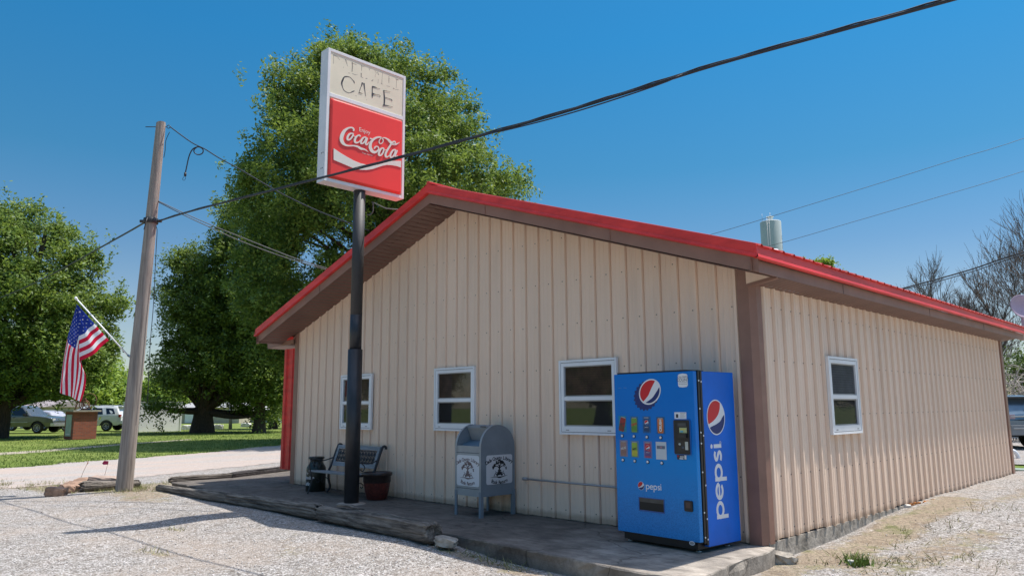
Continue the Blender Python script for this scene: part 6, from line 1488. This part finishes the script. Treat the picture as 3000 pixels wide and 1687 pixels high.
mb.build('tank_lettering', mat('tank_ink', (.04, .05, .07), .7), o)
dq = Vector(hitd(2992, 900, 17.5)); o = empty('satellite_dish', dq, 'round mauve satellite dish on a short mast at the right end of the roof', 'satellite dish')
mv = mat('dish_mauve', (.46, .34, .42), .5, var=.06)
m_ = Matrix.Rotation(YAW*-1+R(0), 4, 'Z') @ Matrix.Rotation(R(78), 4, 'X')
mb = MB(); mb.lathe([(0, .0), (.12, .008), (.25, .045), (.29, .065), (.285, .05), (.25, .03), (.12, -.008), (0, -.015)], 28, mtx=m_); mb.build('dish', mv, o)
mb = MB(); mb.tube([(0, 0, -.1), (0, .0, -.75)], .035, 8); mb.build('mast', mv, o)
q = hit(2972, 1335, 2, -.08); o = empty('downspout', q, 'white curved downspout elbow on the ground past the building corner', 'downspout'); mb = MB()
P = [f_ for f_ in [Vector(hitp(u, v, q, FWH))-q for u, v in ((2955, 1318), (2972, 1322), (2982, 1336), (2983, 1350))]]
mb.tube([Vector(p) for p in catmull([tuple(p) for p in P], 4)], .055, 8); mb.build('elbow', vinyl, o); mb = MB(); mb.tube([P[-1], P[-1]+Vector((0, 0, -.06))], .06, 8); mb.build('outlet', lnavy, o)
q = hit(2985, 1383, 2, .0); mb = MB(); mb.box((-.35, -.12, -.1), (.6, .35, .06)); o = mb.build('stepping_slab', mat('green_slab', (.20, .26, .23), .8, var=.3), None, (q.x, q.y, q.z)); tag(o, 'flat greenish slab beside the far corner of the side wall', 'slab')
mb = MB(); q = hit(2668, 1484, 2, .0)
for i in range(26): mb.tube([(i*.03, rng.uniform(0, .06), rng.uniform(.0, .03)), (i*.03+.04, rng.uniform(0, .06), rng.uniform(.0, .03))], .009, 5)
o = mb.build('rusty_debris', mat('rust_orange', (.40, .15, .03), .9, var=.4), None, (q.x, q.y, gzf(q.x, q.y))); o.rotation_euler = (0, 0, 1.45); tag(o, 'line of rust-orange crumbs at the foot of the side wall', 'debris', kind='stuff')
# ---------------------------------------------------------------- grass and weeds
def blades(name, P, hmin, hmax, wd, material, lean=.5):
    n = len(P); a = rng.random(n)*6.283; h = hmin+(hmax-hmin)*rng.random(n)**1.6; dx = np.cos(a)*wd; dy = np.sin(a)*wd
    tip = np.stack([P[:, 0]+rng.normal(0, lean, n)*h, P[:, 1]+rng.normal(0, lean, n)*h, P[:, 2]+h], -1)
    V = np.stack([np.stack([P[:, 0]-dx, P[:, 1]-dy, P[:, 2]-.01], -1), np.stack([P[:, 0]+dx, P[:, 1]+dy, P[:, 2]-.01], -1), tip], 1).reshape(-1, 3)
    return npmesh(name, V, np.arange(n*3).reshape(-1, 3), material)
def grassmat(name, c1, c2):
    m = bpy.data.materials.new(name); m.use_nodes = True; nt = m.node_tree; b = nt.nodes['Principled BSDF']; g = nt.nodes.new('ShaderNodeNewGeometry')
    c = ramp(nt, g.outputs['Random Per Island'], [(0, c1), (.9, c2)]); nt.links.new(c, b.inputs['Base Color']); b.inputs['Roughness'].default_value = .7
    b.inputs['Specular IOR Level'].default_value = .2; return m
gA = grassmat('lawn_blades', (.07, .13, .02), (.20, .26, .07)); gB = grassmat('weed_blades', (.10, .13, .03), (.30, .27, .13))
def near_seg(a, b, wd, n):
    t = rng.random(n); x = a[0]+(b[0]-a[0])*t+rng.normal(0, wd, n); y = a[1]+(b[1]-a[1])*t+rng.normal(0, wd, n); return x, y
X = []; Y = []
for a, b, wd, n in (((-12.2, -1.0), (-13.6, 3.5), .28, 2600), ((-12.6, -1.3), (-10.4, -2.2), .22, 1100), ((-15.5, -3.4), (-11.6, -2.1), .35, 2600), ((-19, -5), (-14, -3), .4, 2000), ((.45, .35), (.7, .9), .12, 500), ((.9, .2), (1.3, 1.4), .22, 380), ((.6, 1.5), (.9, 4.5), .2, 300), ((-5.1, -3.9), (-4.7, -3.8), .06, 60), ((2.1, 1.4), (2.8, 2.2), .25, 60), ((1.4, 2.4), (2.6, 4.), .3, 60), ((-6.2, -3.2), (-5.9, -3.1), .05, 40), ((-2.6, -1.75), (-.9, -1.83), .04, 260)):
    x, y = near_seg(a, b, wd, n); k = vnoise(x, y, .22, 6) > .42; X.append(x[k]); Y.append(y[k])
x = np.concatenate(X); y = np.concatenate(Y); k = ~((x < .1) & (y > -1.7) & (x > -9)); x, y = x[k], y[k]
tag(blades('weeds', np.stack([x, y, gz(x, y)], -1), .015, .085, .005, gB, .8), kind='stuff')
# one leafy weed by the corner
x, y = near_seg((.62, .42), (.66, .5), .06, 160); tag(blades('corner_weed', np.stack([x, y, gz(x, y)], -1), .04, .13, .010, gA, .6), kind='stuff')
n = 60000; y = rng.uniform(-12, 20, n); x = lawn_edge(y)-rng.random(n)**1.7*26+.15
k = vnoise(x, y, .5, 12) > .3; x, y = x[k], y[k]
tag(blades('grass', np.stack([x, y, gz(x, y)-.03], -1), .03, .10, .012, gA, .5), kind='stuff')
